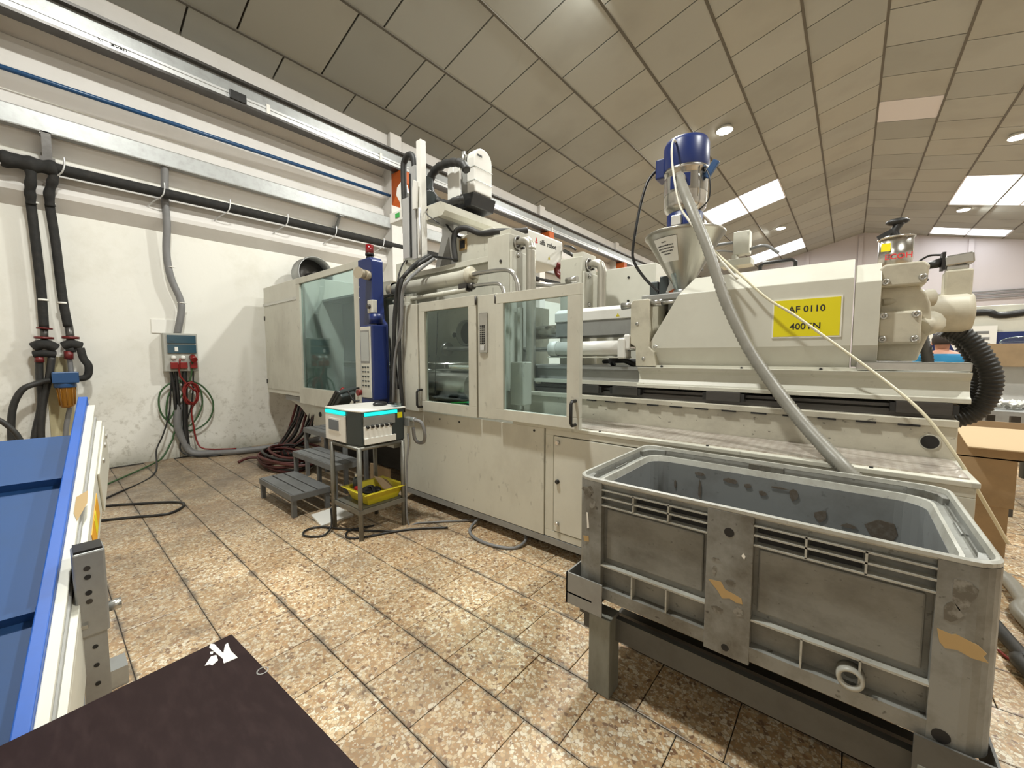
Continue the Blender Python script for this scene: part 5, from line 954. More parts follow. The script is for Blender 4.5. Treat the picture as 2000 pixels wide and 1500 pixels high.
link('hanging_cable_loop', MB().tube([(-2.52, 2.7, 0.13), (-2.55, 2.55, 0.06), (-2.5, 2.38, 0.014), (-2.3, 2.3, 0.014), (-2.08, 2.33, 0.014), (-1.98, 2.42, 0.014), (-2.0, 2.55, 0.05), (-2.2, 2.62, 0.1), (-2.45, 2.7, 0.13)], 0.013, 8), M['conduit'], label='grey cable loop drooping from under the machine onto the tiles', cat='cable')
link('red_case', MB().box(-3.55, -3.1, 2.75, 3.0, 0.0, 0.5), M['redhose'], bevel=0.01, label='dark red case standing in the shadow behind the stand', cat='case')
link('cardboard_sheet', MB().box(-4.25, -3.85, 2.45, 2.47, 0.0, 0.3), M['card'], label='piece of cardboard in the shade behind the steps', cat='cardboard')

# ================================================================ BIN AND ITS STAND
bn = thing('plastic_pallet_bin', 'large scuffed grey plastic pallet bin on the low steel frame', 'bin', (-0.3, 2.0, 0.43))
BX0, BX1, BY0, BY1, BZ0, BZ1 = -0.955, 0.345, 1.6, 2.435, 0.44, 1.0
def rr(x0, x1, y0, y1, z, off, r, n=5):
    x0 += off; x1 -= off; y0 += off; y1 -= off; out = []
    for cx, cy, a0 in ((x1-r, y0+r, -90), (x1-r, y1-r, 0), (x0+r, y1-r, 90), (x0+r, y0+r, 180)):
        for k in range(n+1):
            a = math.radians(a0+90*k/n); out.append((cx+r*math.cos(a), cy+r*math.sin(a), z))
    return out
def loft(rings, cap0=False, cap1=False, smooth=False):
    m_ = MB(); k = len(rings[0]); vs = [p for r in rings for p in r]
    fs = [(i*k+j, i*k+(j+1) % k, (i+1)*k+(j+1) % k, (i+1)*k+j) for i in range(len(rings)-1) for j in range(k)]
    if cap0: fs.append(tuple(range(k)))
    if cap1: fs.append(tuple((len(rings)-1)*k+j for j in range(k)))
    return m_.add(vs, fs, smooth)
B_ = (BX0, BX1, BY0, BY1)
def G(name, mb, mat, **k): return link(name, mb, M[mat], k.pop('parent', bn), **k)
G('bin_shell', loft([rr(*B_, BZ0+0.02, 0.04, 0.05), rr(*B_, 0.93, 0.034, 0.05), rr(*B_, 0.93, 0.08, 0.09), rr(*B_, 0.5, 0.085, 0.09)], True, True), 'binin', label='inner walls of the bin')
G('bin_wall', loft([rr(*B_, 0.46, 0.036, 0.05), rr(*B_, 0.965, 0.03, 0.05)]), 'binpanel')
G('bin_rim', loft([rr(*B_, 0.978, 0.004, 0.07), rr(*B_, 0.984, 0.0, 0.07), rr(*B_, 0.995, 0.0, 0.07), rr(*B_, 1.0, 0.006, 0.066), rr(*B_, 0.998, 0.014, 0.06), rr(*B_, 0.98, 0.018, 0.06)]), 'binrim')
G('rim_groove', loft([rr(*B_, 0.985, 0.016, 0.06), rr(*B_, 0.955, 0.02, 0.06), rr(*B_, 0.948, 0.055, 0.085)]), 'ledge')
G('inner_lip', loft([rr(*B_, 0.946, 0.054, 0.085), rr(*B_, 0.958, 0.058, 0.085), rr(*B_, 0.958, 0.068, 0.09), rr(*B_, 0.925, 0.08, 0.09)]), 'binrim')
G('bin_foot_band', loft([rr(*B_, 0.445, 0.004, 0.07), rr(*B_, 0.50, 0.0, 0.07), rr(*B_, 0.503, 0.034, 0.05)]), 'bin')
# corner posts (rounded) and middle posts
def corner(cx, cy, sx, sy, lx, ly):
    r = 0.07; pts = []
    for k in range(7):
        a = math.radians(90*k/6); pts.append((cx+sx*(r-r*math.cos(a)), cy+sy*(r-r*math.sin(a))))
    poly = [(cx, cy+sy*ly)] + pts[0:] + [(cx+sx*lx, cy), (cx+sx*lx, cy+sy*0.036), (cx+sx*0.08, cy+sy*0.045), (cx+sx*0.045, cy+sy*0.08), (cx+sx*0.036, cy+sy*ly)]
    # arc from (cx, cy+r) to (cx+r, cy)
    arc = [(cx+sx*(r-r*math.cos(math.radians(15*k))), cy+sy*(r-r*math.sin(math.radians(15*k)))) for k in range(7)]
    poly = [(cx, cy+sy*ly)] + arc + [(cx+sx*lx, cy), (cx+sx*lx, cy+sy*0.036), (cx+sx*0.08, cy+sy*0.045), (cx+sx*0.045, cy+sy*0.08), (cx+sx*0.036, cy+sy*ly)]
    return MB().prism(poly, 'z', 0.44, 0.981)
for cx, cy, sx, sy in ((BX0, BY0, 1, 1), (BX1, BY0, -1, 1), (BX0, BY1, 1, -1), (BX1, BY1, -1, -1)): G('corner_post', corner(cx, cy, sx, sy, 0.13, 0.13), 'bin')
for y0 in (BY0, BY1-0.036):
    G('middle_post', MB().box(-0.385, -0.232, y0, y0+0.036, 0.43, 0.981), 'bin', bevel=0.002)
for x0 in (BX0, BX1-0.036): G('end_post', MB().box(x0, x0+0.036, 1.95, 2.08, 0.44, 0.96), 'bin')
def face(x0, x1, dark_cells, tag_):
    for z in (0.952, 0.918, 0.882): G('rib', MB().box(x0, x1, BY0+0.001, BY0+0.034, z-0.004, z+0.002), 'binrim')
    for z in (0.603,): G('rib', MB().box(x0, x1, BY0+0.001, BY0+0.034, z-0.004, z+0.003), 'binrim')
    w_ = (x1-x0)/3
    for k in (1, 2):
        G('rib', MB().box(x0+k*w_-0.003, x0+k*w_+0.003, BY0+0.001, BY0+0.034, 0.88, 0.955), 'binrim'); G('rib', MB().box(x0+k*w_-0.003, x0+k*w_+0.003, BY0+0.001, BY0+0.034, 0.5, 0.602), 'binrim')
    for k in dark_cells:
        G('louvre_slot', MB().box(x0+k*w_+0.008, x0+(k+1)*w_-0.008, BY0+0.025, BY0+0.032, 0.888, 0.912).box(x0+k*w_+0.008, x0+(k+1)*w_-0.008, BY0+0.025, BY0+0.032, 0.922, 0.944), 'dark')
    G('raised_panel', MB().box(x0+0.015, x1-0.015, BY0+0.022, BY0+0.036, 0.63, 0.862), 'binpanel', bevel=0.006)
face(-0.825, -0.385, (1, 2), 0); face(-0.232, 0.215, (0, 1), 1)
for x, z, r in ((-0.31, 0.905, 0.017), (-0.31, 0.462, 0.013), (-0.86, 0.475, 0.014), (0.245, 0.47, 0.02)): G('drain_hole', MB().cyl((x, BY0-0.001, z), (x, BY0+0.01, z), r, n=14), 'dark')
G('drain_spout', MB().lathe([(0.022, 0.0), (0.026, -0.012), (0.034, -0.012), (0.036, 0.0), (0.036, 0.035), (0.022, 0.035)], (0.045, BY0, 0.535), 'y', 22), 'binrim')
def blot(pts, name, mat): G(name, MB().prism(pts, 'y', BY0-0.0012, BY0+0.001), mat)
blot([(-0.375, 0.705), (-0.33, 0.71), (-0.315, 0.685), (-0.29, 0.68), (-0.262, 0.672), (-0.258, 0.652), (-0.28, 0.65), (-0.3, 0.658), (-0.325, 0.648), (-0.34, 0.67)], 'glue_residue', 'brownstain')
blot([(-0.915, 0.715), (-0.888, 0.72), (-0.885, 0.695), (-0.91, 0.69)], 'glue_residue', 'brownstain')
blot([(0.222, 0.782), (0.25, 0.776), (0.258, 0.781), (0.285, 0.772), (0.30, 0.768), (0.316, 0.752), (0.31, 0.742), (0.32, 0.728), (0.29, 0.727), (0.262, 0.737), (0.24, 0.731), (0.228, 0.745)], 'glue_residue', 'brownstain')
def rag(cx, cz_, rx, rz, name='grime_patch', mat='grime', n=11):
    blot([(cx+rx*math.cos(2*math.pi*k/n)*random.uniform(0.6, 1.15), cz_+rz*math.sin(2*math.pi*k/n)*random.uniform(0.6, 1.15)) for k in range(n)], name, mat)
random.seed(11)
for a_ in ((0.265, 0.90, 0.03, 0.045), (0.25, 0.84, 0.022, 0.03), (-0.895, 0.93, 0.03, 0.03), (-0.87, 0.88, 0.02, 0.025), (-0.35, 0.79, 0.018, 0.008), (-0.355, 0.745, 0.01, 0.02), (-0.3, 0.72, 0.02, 0.012), (-0.27, 0.62, 0.02, 0.018), (-0.34, 0.60, 0.02, 0.012)): rag(*a_)
blot([(-0.268, 0.83), (-0.262, 0.842), (-0.255, 0.832), (-0.258, 0.82)], 'label_scrap', 'paper'); blot([(-0.9, 0.83), (-0.893, 0.83), (-0.885, 0.76), (-0.895, 0.755)], 'label_scrap', 'paper')
for (xa, xb, za, zb_) in ((-0.62, -0.60, 0.74, 0.86), (-0.64, -0.58, 0.88, 0.905), (-0.40, -0.36, 0.86, 0.89), (-0.33, -0.29, 0.83, 0.87), (-0.28, -0.2, 0.885, 0.9), (-0.75, -0.735, 0.78, 0.84), (0.13, 0.155, 0.66, 0.74), (-0.2, -0.16, 0.84, 0.9), (-0.1, -0.04, 0.76, 0.83), (0.08, 0.2, 0.72, 0.84), (0.0, 0.06, 0.76, 0.785), (-0.5, -0.42, 0.87, 0.9)):
    n0 = 7; pts_ = [((xa+xb)/2+(xb-xa)/2*math.cos(2*math.pi*k/n0)*random.uniform(0.6, 1.1), (za+zb_)/2+(zb_-za)/2*math.sin(2*math.pi*k/n0)*random.uniform(0.6, 1.1)) for k in range(n0)]
    G('label_residue', MB().prism(pts_, 'y', BY1-0.0865, BY1-0.084), 'darkresidue')
# stand
sd = thing('bin_stand', 'low grey-green steel stand on square legs carrying the plastic bin', 'stand', (-0.3, 2.0, 0))
def S(name, mb, mat='standpaint', **k): return link(name, mb, M[mat], k.pop('parent', sd), **k)
for x in (-0.87, 0.20):
    for y in (1.58, 2.28): S('leg', MB().box(x, x+0.105, y, y+0.1, 0, 0.37), bevel=0.004)
S('long_beam', MB().box(-0.93, 0.33, 1.64, 1.67, 0.25, 0.355), 'beamdark'); S('long_beam', MB().box(-0.95, 0.35, 2.3, 2.35, 0.30, 0.42), 'greybeam')
S('cross_beam', MB().box(-0.93, -0.88, 1.60, 2.35, 0.34, 0.44), 'beamdark'); S('cross_beam', MB().box(0.26, 0.31, 1.60, 2.35, 0.34, 0.44), 'greybeam')
S('cross_beam', MB().box(-0.33, -0.28, 1.74, 2.35, 0.38, 0.44), 'greybeam')
S('corner_guide', MB().box(-0.985, -0.80, 1.565, 1.572, 0.38, 0.53).box(-0.985, -0.978, 1.565, 1.85, 0.38, 0.53).box(-0.985, -0.85, 1.565, 1.70, 0.43, 0.437), 'greybeam', label='dark angle-iron corner guide')
S('corner_guide', MB().box(0.19, 0.356, 1.582, 1.589, 0.34, 0.455).box(0.349, 0.356, 1.582, 1.8, 0.34, 0.455), 'beamdark')
S('cross_member', MB().box(-0.9, 0.3, 1.95, 2.0, 0.12, 0.17), 'darksteel')
# ================================================================ BROWN TABLE
tb_ = thing('worktable', 'dark brown scratched table top in the foreground with a torn white arrow', 'table', (-0.7, 0.0, 0))
ua = Vector((0.9978, 0.066, 0)); va = Vector((0.066, -0.9978, 0)); cA = Vector((-1.25, 0.30, 0))
def tp_(u, v, z): p = cA + ua*u + va*v; return (p.x, p.y, z)
def slab(u0, u1, v0, v1, z0, z1): return MB().add([tp_(u, v, z) for z in (z0, z1) for u, v in ((u0, v0), (u1, v0), (u1, v1), (u0, v1))], [(0,1,2,3), (4,5,6,7), (0,1,5,4), (1,2,6,5), (2,3,7,6), (3,0,4,7)])
link('table_top', slab(0, 1.15, 0, 0.85, 0.775, 0.80), M['table'], tb_, bevel=0.003)
for u in (0.5, 1.05):
    for v in (0.06, 0.74): link('leg', slab(u, u+0.04, v, v+0.04, 0, 0.775), M['darksteel'], tb_)
link('table_apron', slab(0.5, 1.09, 0.06, 0.1, 0.72, 0.775), M['darksteel'], tb_)
def pix(pts): return [(p[0], p[1]) for p in pts]
link('torn_arrow', MB().prism(pix([(-1.245, 0.252, 0.800), (-1.235, 0.258, 0.800), (-1.179, 0.263, 0.800), (-1.211, 0.275, 0.800), (-1.215, 0.282, 0.800), (-1.177, 0.278, 0.800), (-1.135, 0.282, 0.800), (-1.139, 0.254, 0.800), (-1.159, 0.257, 0.800), (-1.232, 0.246, 0.800)]), 'z', 0.8, 0.8012)
    .prism(pix([(-1.165, 0.222, 0.800), (-1.190, 0.240, 0.800), (-1.186, 0.250, 0.800), (-1.162, 0.248, 0.800), (-1.153, 0.234, 0.800), (-1.162, 0.230, 0.800)]), 'z', 0.8, 0.8012)
    .prism(pix([(-1.211, 0.243, 0.800), (-1.206, 0.249, 0.800), (-1.197, 0.245, 0.800), (-1.201, 0.241, 0.800)]), 'z', 0.8, 0.8012), M['paper'], tb_, label='torn white arrow sticker')
link('glue_mark', MB().lathe([(0.010, 0.8004), (0.013, 0.8004), (0.013, 0.8008), (0.010, 0.8008)], ((-1.041, 0.307, 0.800)[0], (-1.041, 0.307, 0.800)[1], 0), n=14), M['greybeam'], tb_)
# ================================================================ INCLINED CONVEYOR
cv = thing('belt_conveyor', 'inclined conveyor with blue cleated belt and cream side frame at the left edge', 'conveyor', (-2.0, 0.0, 0))
c_ = Vector((0.1507, 0.9886, 0)).normalized()
L_ = Vector((-0.8787, 0.1340, 0.4582)).normalized(); n_ = c_.cross(L_); n_ = n_ if n_.z > 0 else -n_
T0 = Vector((-2.400, 0.091, 1.335)); K = 1.263
def cpt(u, s, h): return T0 + (c_*u + L_*s + n_*h)*K
def cbox(u0, u1, s0, s1, h0, h1): return [cpt(u, s, h) for u in (u0, u1) for s in (s0, s1) for h in (h0, h1)]
CF = [(0,1,3,2), (4,6,7,5), (0,4,5,1), (2,3,7,6), (0,2,6,4), (1,5,7,3)]
def CV(name, boxes, mat, **k):
    m_ = MB()
    for b in boxes: m_.add(cbox(*b), CF)
    return link(name, m_, M[mat], k.pop('parent', cv), **k)
belt = CV('belt', [(-0.55, 0.0, -1.62, -0.09, -0.045, -0.035)], 'belt')
link('belt_wrap', MB().cyl(cpt(-0.55, -0.11, -0.085), cpt(0.0, -0.11, -0.085), 0.05*K, n=20), M['belt'], belt)
for s in (-0.31, -0.73, -1.15, -1.55): CV('cleat', [(-0.53, -0.005, s-0.012, s, -0.035, -0.012)], 'belt', parent=belt)
CV('side_board', [(0.0, 0.022, -1.65, 0.06, -0.12, 0.012)], 'bluebright', bevel=0.003); CV('side_board', [(-0.58, -0.555, -1.65, 0.06, -0.12, 0.012)], 'bluebright', bevel=0.003)
sf = CV('side_frame', [(0.022, 0.040, -1.65, 0.03, -0.02, -0.004), (0.022, 0.03, -1.65, 0.03, -0.16, -0.02)], 'cream_clean', bevel=0.002)
CV('side_rail', [(0.04, 0.056, -1.65, -0.02, -0.05, -0.035), (0.05, 0.056, -1.65, -0.02, -0.19, -0.05), (0.03, 0.05, -1.65, -0.02, -0.19, -0.18)], 'cream_clean', bevel=0.002)
CV('rail_groove', [(0.040, 0.044, -1.65, -0.02, -0.035, -0.02)], 'greybeam')
CV('end_plate', [(0.056, 0.062, -0.28, -0.03, -0.2, -0.05)], 'cream_clean', bevel=0.003)
CV('warning_label', [(0.0562, 0.0575, -0.50, -0.34, -0.15, -0.07)], 'orangelabel'); CV('label_text', [(0.0575, 0.058, -0.44, -0.4, -0.14, -0.08)], 'yellow')
for s in (-0.05, -0.1, -0.18, -0.68, -0.76, -1.12, -1.18): CV('frame_bolt', [(0.056, 0.066, s-0.006, s+0.006, -0.085, -0.073)], 'steel')
link('glue_mark', MB().add([cpt(0.03+a, -0.42+b, -0.003) for a, b in ((0, 0), (0.02, 0.02), (0.022, -0.03), (0.008, -0.09), (0, -0.06))], [(0,1,2,3,4)]), M['brownstain'], cv)
CV('lower_shell', [(-0.55, 0.02, -1.6, -0.12, -0.16, -0.13)], 'cream_clean')
lg = Vector((-1.630, 0.062, 0.827)); lx, ly = lg.x, lg.y
link('leg', MB().box(lx-0.03, lx+0.03, ly-0.026, ly+0.026, 0.0, 0.8), M['galv'], cv)
sl = link('leg_sleeve', MB().box(lx-0.04, lx+0.04, ly-0.032, ly+0.032, 0.77, 1.01), M['galv'], cv, bevel=0.005)
link('sleeve_cap', MB().box(lx-0.035, lx+0.035, ly-0.028, ly+0.028, 1.005, 1.016), M['black'], cv)
for z in (0.965, 0.94, 0.895, 0.87): link('sleeve_hole', MB().cyl((lx+0.04, ly-0.005, z), (lx+0.0415, ly-0.005, z), 0.007, n=12), M['dark'] if z in (0.94, 0.895) else M['darksteel'], sl)
for k in range(10): link('leg_hole', MB().cyl((lx+0.03, ly, 0.73-0.055*k), (lx+0.0315, ly, 0.73-0.055*k), 0.006, n=10), M['dark'], cv)
link('leg_bolt', MB().cyl((lx, ly+0.032, 0.82), (lx, ly+0.06, 0.82), 0.016, n=8), M['steel'], cv)
link('base_channel', MB().box(-2.56, lx+0.03, ly-0.03, ly+0.03, 0.02, 0.07), M['galv'], cv)
link('base_foot', MB().box(-2.68, -2.56, 0.03, 0.2, 0.0, 0.09), M['galv'], cv)
link('rear_gusset', MB().prism([(lx-0.35, 0.5), (lx-0.03, 0.7), (lx-0.03, 0.5)], 'y', ly-0.02, ly+0.0), M['darksteel'], cv)
for yy in (ly-0.62,):
    link('leg', MB().box(lx-0.035, lx+0.035, yy-0.03, yy+0.03, 0.0, 0.85), M['galv'], cv)
# ================================================================ RIGHT SIDE
def carton(name, lab, x0, x1, y0, y1, z0, z1, opened=False):
    t = thing(name, lab, 'box', ((x0+x1)/2, (y0+y1)/2, z0), 'cardboard boxes stacked behind the machine')
    if opened:
        th = 0.008
        link('box_walls', MB().box(x0, x1, y0, y0+th, z0, z1).box(x0, x1, y1-th, y1, z0, z1).box(x0, x0+th, y0, y1, z0, z1).box(x1-th, x1, y0, y1, z0, z1).box(x0, x1, y0, y1, z0, z0+th), M['card'], t)
        link('flap', MB().add([(x0, y0, z1), (x1, y0, z1), (x1-0.03, y0-0.2, z1-0.13), (x0+0.05, y0-0.2, z1-0.13), (x0, y0, z1-th), (x1, y0, z1-th), (x1-0.03, y0-0.2, z1-0.13-th), (x0+0.05, y0-0.2, z1-0.13-th)], [(0,1,2,3), (4,5,6,7), (0,1,5,4), (1,2,6,5), (2,3,7,6), (3,0,4,7)]), M['cardin'], t)
        link('flap', MB().add([(x0, y1, z1), (x1, y1, z1), (x1-0.03, y1+0.15, z1-0.02), (x0+0.03, y1+0.15, z1-0.02)], [(0,1,2,3)]), M['card'], t)
    else:
        link('box_body', MB().box(x0, x1, y0, y1, z0, z1), M['card'], t, bevel=0.004)
        link('box_tape', MB().box(x0+0.01, x1-0.01, (y0+y1)/2-0.03, (y0+y1)/2+0.03, z1, z1+0.001), M['brownstain'], t)
carton('cardboard_box', 'bottom cardboard box of the stack behind the machine', 0.72, 0.975, 4.7, 5.1, 0, 0.39)
carton('cardboard_box', 'middle cardboard box of the stack, larger than the one under it', 0.66, 0.995, 4.68, 5.1, 0.39, 0.76)
carton('cardboard_box', 'open cardboard box with a flap hanging out on top of the stack', 0.66, 1.25, 4.68, 5.15, 0.76, 1.0, True)
gc2 = link('green_drum', MB().cyl((1.45, 6.2, 0.35), (1.45, 6.2, 0.75), 0.12, n=18).cyl((1.45, 6.2, 0.0), (1.45, 6.2, 0.35), 0.05, n=10), M['anthra'], label='grey-green drum at the right edge behind the boxes', cat='drum')
wt = thing('packing_table', 'grey packing table with white parts behind the machine', 'table', (1.9, 6.3, 0))
link('table_top', MB().box(0.85, 3.2, 5.9, 6.9, 0.98, 1.02), M['galv'], wt)
for x in (1.2, 3.1):
    for y in (5.95, 6.8): link('leg', MB().box(x, x+0.06, y, y+0.06, 0, 0.98), M['darksteel'], wt)
link('back_board', MB().box(0.85, 3.2, 6.95, 7.0, 0.9, 1.40), M['white'], wt); link('board_edge', MB().box(0.85, 3.2, 6.9, 7.05, 1.40, 1.43), M['white'], wt)
random.seed(3); wpb = MB()
for k in range(60): wpb.obox((1.12+0.55*random.random(), 6.1+0.35*random.random(), 1.04+0.05*random.random()), (0.06, 0.03, 0.03), Matrix.Rotation(random.random()*3, 3, (random.random(), random.random(), 1)))
link('plastic_parts', wpb, M['whitepl'], label='heap of small white plastic parts on the packing table', cat='parts', kind='stuff')
carton('cardboard_box', 'cardboard box with a yellowed bag on the board behind the packing table', 1.15, 1.8, 6.75, 7.2, 1.43, 1.68)
link('plastic_bag', MB().ball((1.45, 6.95, 1.70), 0.14, sc_=(1.3, 0.8, 0.45)), M['glassplain'], label='crumpled clear bag lying on the raised cardboard box', cat='bag')
bm2 = thing('background_machine', 'second cream machine with a dark blue band and posted papers in the background', 'machine', (2.5, 9.5, 0))
link('machine_body', MB().box(0.3, 5.5, 9.2, 10.6, 0.2, 2.2).prism([(1.2, 2.2), (1.25, 2.3), (1.9, 2.3), (2.05, 2.2)], 'y', 9.25, 10.4), M['cream_clean'], bm2, bevel=0.01)
link('blue_band', MB().box(0.3, 5.5, 9.18, 9.2, 1.62, 1.90), M['blue'], bm2); link('grey_skirt', MB().box(0.3, 5.5, 9.17, 9.2, 0.2, 1.5), M['galv'], bm2)
text_mesh('band_lettering', 'b   ve', 0.26, M['whitepl'], bm2, (1.126, 9.170, 1.716), (math.pi/2, 0, 0))
pg = [((1.291, 9.100, 1.975), (1.644, 9.100, 1.510)), ((0.827, 9.100, 1.932), (0.990, 9.100, 1.733))]
for (a, b) in pg:
    sh = link('posted_sheet', MB().box(a[0], b[0], 9.15, 9.16, b[2]-0.02, a[2]+0.02), M['paper'], bm2)
    for k in range(4): link('sheet_print', MB().box(a[0]+0.05+0.06*k, b[0]-0.08+0.01*k, 9.145, 9.15, a[2]-0.06-0.09*k-0.04, a[2]-0.06-0.09*k), M['conduit'] if k != 3 else M['bluecap'], sh)
link('top_hose', MB().tube([(1.373, 9.200, 2.194), (1.551, 9.200, 2.196), (1.725, 9.200, 2.147), (2.4, 9.2, 2.25), (3.0, 9.2, 2.2)], 0.05, 8).tube([(1.390, 9.300, 2.154), (1.621, 9.300, 2.154), (1.771, 9.300, 2.099), (2.2, 9.3, 2.18)], 0.04, 8).tube([(1.443, 9.500, 2.229), (1.754, 9.500, 2.222), (2.3, 9.5, 2.32), (3.1, 9.5, 2.25)], 0.03, 8), M['black'], bm2)
bl = thing('background_loader', 'small stainless loader with a black head rising behind the gear housing', 'loader', (0.36, 6.5, 2.3))
c0 = Vector((0.351, 6.500, 2.784))
link('loader_can', MB().cyl((c0.x, 6.5, c0.z-0.3), (c0.x, 6.5, c0.z+0.12), 0.15, n=24).lathe([(0.15, 0.11), (0.165, 0.115), (0.165, 0.13), (0.15, 0.135)], (c0.x, 6.5, c0.z), n=24), M['stainless'], bl)
link('loader_post', MB().cyl((c0.x, 6.5, 0), (c0.x, 6.5, c0.z-0.3), 0.08, n=14), M['galv'], bl)
link('loader_head', MB().ball((c0.x, 6.45, c0.z+0.30), 0.07, sc_=(1.5, 1, 0.6)).tube([(c0.x, 6.45, c0.z+0.13), (c0.x-0.02, 6.45, c0.z+0.2), (c0.x+0.02, 6.45, c0.z+0.28)], 0.04, 8).obox((c0.x-0.1, 6.45, c0.z+0.17), (0.14, 0.06, 0.05), Matrix.Rotation(-0.5, 3, 'Y')), M['black'], bl)
link('yellow_tag', MB().box(c0.x-0.13, c0.x-0.05, 6.34, 6.348, c0.z-0.04, c0.z+0.05), M['yellow'], bl)
text_mesh('loader_lettering', 'ECOH', 0.085, M['redink'], bl, (c0.x+0.02, 6.342, c0.z-0.11), (math.pi/2, 0, 0))
# hoses on the floor at the right
for pts, r, m_, lab in (([(0.855, 4.226, 0.040), (0.884, 4.087, 0.040), (0.885, 3.834, 0.040), (0.884, 3.349, 0.040), (1.6, 1.2, 0.04), (2.6, 0.6, 0.04)], 0.04, 'greyhose', 'grey hose on the floor behind the right end of the bin'),
                        ([(0.689, 3.421, 0.040), (0.707, 3.274, 0.040), (0.732, 3.105, 0.040), (0.761, 2.833, 0.040), (1.4, 0.9, 0.035), (2.6, 0.2, 0.035)], 0.032, 'rubber', 'black hose on the floor at the right edge of the picture'),
                        ([(0.662, 3.165, 0.010), (0.692, 3.097, 0.010), (0.730, 3.086, 0.010), (0.791, 3.014, 0.010), (1.6, 0.9, 0.01), (2.6, 0.4, 0.01)], 0.007, 'red', 'thin red wire on the floor at the right edge')):
    link({'greyhose': 'floor_hose', 'rubber': 'floor_hose', 'red': 'floor_wire'}[m_], MB().tube(pts, r, 8), M[m_], label=lab, cat='hose' if m_ != 'red' else 'wire')
# ================================================================ THE PERSON
hc_ = Vector((0.893, 7.400, 1.723)); px_, py_ = hc_.x, 7.4; hz = hc_.z
def skinmesh(name, verts, edges, radii, mat, parent, sub=2, root=0):
    me = bpy.data.meshes.new(name); me.from_pydata([(v[0]-px_, v[1]-py_, v[2]) for v in verts], edges, []); me.materials.append(mat)
    o = bpy.data.objects.new(name, me); COL.objects.link(o); place(o, parent, (px_, py_, 0))
    o.modifiers.new('skin', 'SKIN').use_smooth_shade = True
    for i, r in enumerate(radii): me.skin_vertices[0].data[i].radius = r if isinstance(r, tuple) else (r, r)
    for i in range(len(radii)): me.skin_vertices[0].data[i].use_root = (i == root)
    s_ = o.modifiers.new('sub', 'SUBSURF'); s_.levels = sub; s_.render_levels = sub
    return o
pe = thing('person', 'person with short dark hair in a blue T-shirt, seen from behind under the motor', 'person', (px_, py_, 0))
def pv(x, y, z): return (px_+x, py_+y, hz+z+(0.075 if -hz+0.3 < z < -0.19 else 0))
# body: one skinned surface, pelvis at index 0
V = [pv(0, 0, -0.78), pv(0, 0, -0.62), pv(0, -0.01, -0.45), pv(0, 0, -0.3), pv(0, 0.02, -0.21), pv(0, 0.03, -0.14), pv(0, 0.045, -0.04), pv(0, 0.05, 0.06),
     pv(-0.17, 0, -0.29), pv(-0.25, 0.02, -0.5), pv(-0.22, 0.2, -0.68), pv(-0.18, 0.28, -0.69), pv(0.17, 0, -0.29), pv(0.25, 0.02, -0.5), pv(0.22, 0.2, -0.68), pv(0.18, 0.28, -0.69),
     pv(-0.1, 0, -0.86), pv(-0.11, 0.01, -1.27), pv(-0.12, -0.03, -hz+0.08), pv(-0.12, 0.14, -hz+0.035), pv(0.1, 0, -0.86), pv(0.11, 0.01, -1.27), pv(0.12, -0.03, -hz+0.08), pv(0.12, 0.14, -hz+0.035)]
Ed = [(0,1), (1,2), (2,3), (3,4), (4,5), (5,6), (6,7), (3,8), (8,9), (9,10), (10,11), (3,12), (12,13), (13,14), (14,15), (0,16), (16,17), (17,18), (18,19), (0,20), (20,21), (21,22), (22,23)]
Rd = [(0.15, 0.11), (0.14, 0.1), (0.16, 0.11), (0.15, 0.1), (0.06, 0.06), (0.055, 0.055), (0.08, 0.09), (0.075, 0.09), 0.07, 0.05, 0.036, 0.03, 0.07, 0.05, 0.036, 0.03, 0.085, 0.06, 0.04, 0.035, 0.085, 0.06, 0.04, 0.035]
skinmesh('body', V, Ed, Rd, M['skin'], pe)
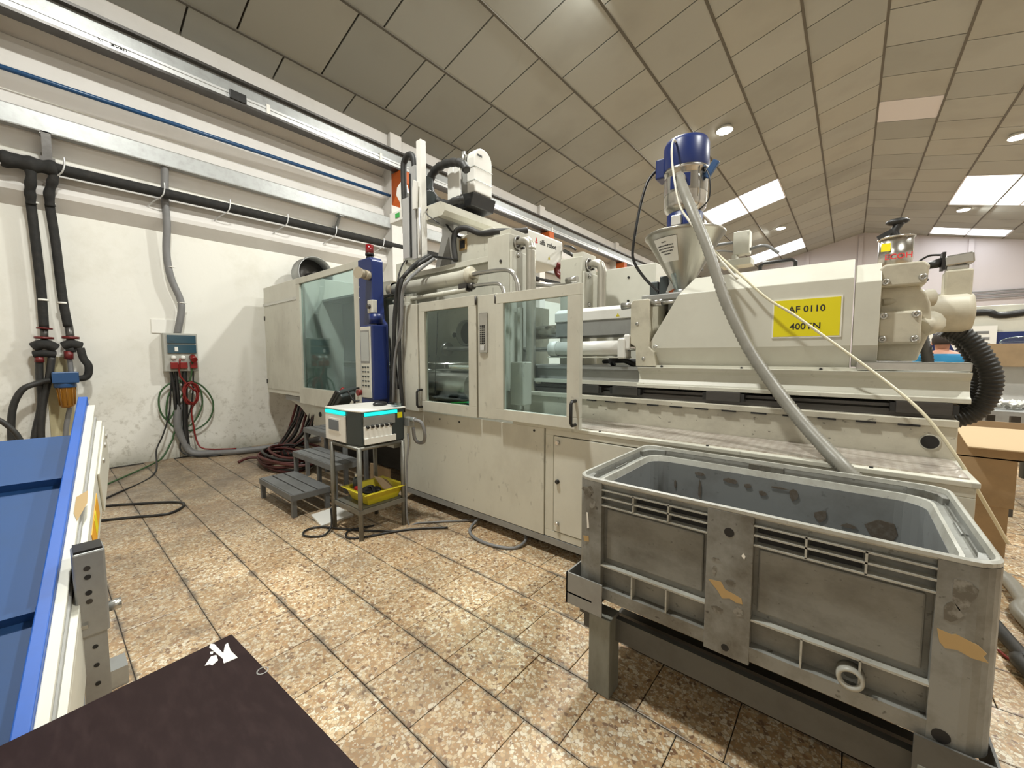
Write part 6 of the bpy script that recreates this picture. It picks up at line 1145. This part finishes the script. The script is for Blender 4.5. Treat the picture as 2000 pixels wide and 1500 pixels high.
skinmesh('t_shirt', [pv(0, 0, -0.76), pv(0, 0, -0.6), pv(0, -0.01, -0.45), pv(0, 0, -0.3), pv(0, 0.01, -0.235), pv(-0.175, 0, -0.29), pv(-0.24, 0.02, -0.46), pv(0.175, 0, -0.29), pv(0.24, 0.02, -0.46)], [(0,1), (1,2), (2,3), (3,4), (3,5), (5,6), (3,7), (7,8)], [(0.17, 0.13), (0.165, 0.125), (0.185, 0.13), (0.17, 0.12), (0.08, 0.075), 0.088, 0.075, 0.088, 0.075], M['shirt'], pe)
skinmesh('trousers', [pv(0, 0, -0.76), pv(-0.1, 0, -0.88), pv(-0.11, 0.01, -1.27), pv(-0.12, -0.02, -hz+0.12), pv(0.1, 0, -0.88), pv(0.11, 0.01, -1.27), pv(0.12, -0.02, -hz+0.12)], [(0,1), (1,2), (2,3), (0,4), (4,5), (5,6)], [(0.17, 0.13), 0.1, 0.075, 0.06, 0.1, 0.075, 0.06], M['trousers'], pe)
link('hair', MB().lathe([(0.001, 0.135), (0.05, 0.125), (0.085, 0.09), (0.1, 0.04), (0.097, 0.0), (0.09, -0.03), (0.08, -0.03)], (px_, py_+0.035, hz), n=20), M['hair'], pe)
for s in (-1, 1): link('ear', MB().ball((px_+s*0.088, py_+0.05, hz-0.01), 0.03, sc_=(0.4, 0.7, 1.1)), M['skin'], pe)
link('nose', MB().ball((px_, py_+0.15, hz-0.01), 0.022, sc_=(0.8, 1, 1.2)), M['skin'], pe)
for s in (-1, 1): link('eye', MB().ball((px_+s*0.03, py_+0.125, hz+0.02), 0.012), M['whitepl'], pe)
link('mouth', MB().box(px_-0.025, px_+0.025, py_+0.125, py_+0.135, hz-0.065, hz-0.058), M['redhose'], pe)
for s in (-1, 1):
    for k in range(4):
        a = Vector(pv(s*(0.165+0.018*k-0.02), 0.30, -0.69)); link('finger', MB().tube([a, a+Vector((0, 0.045, -0.004)), a+Vector((0, 0.075+0.006*(k % 2), -0.02))], 0.009, 6), M['skin'], pe)
    a = Vector(pv(s*0.145, 0.27, -0.69)); link('thumb', MB().tube([a, a+Vector((-s*0.03, 0.03, 0)), a+Vector((-s*0.035, 0.06, -0.005))], 0.011, 6), M['skin'], pe)
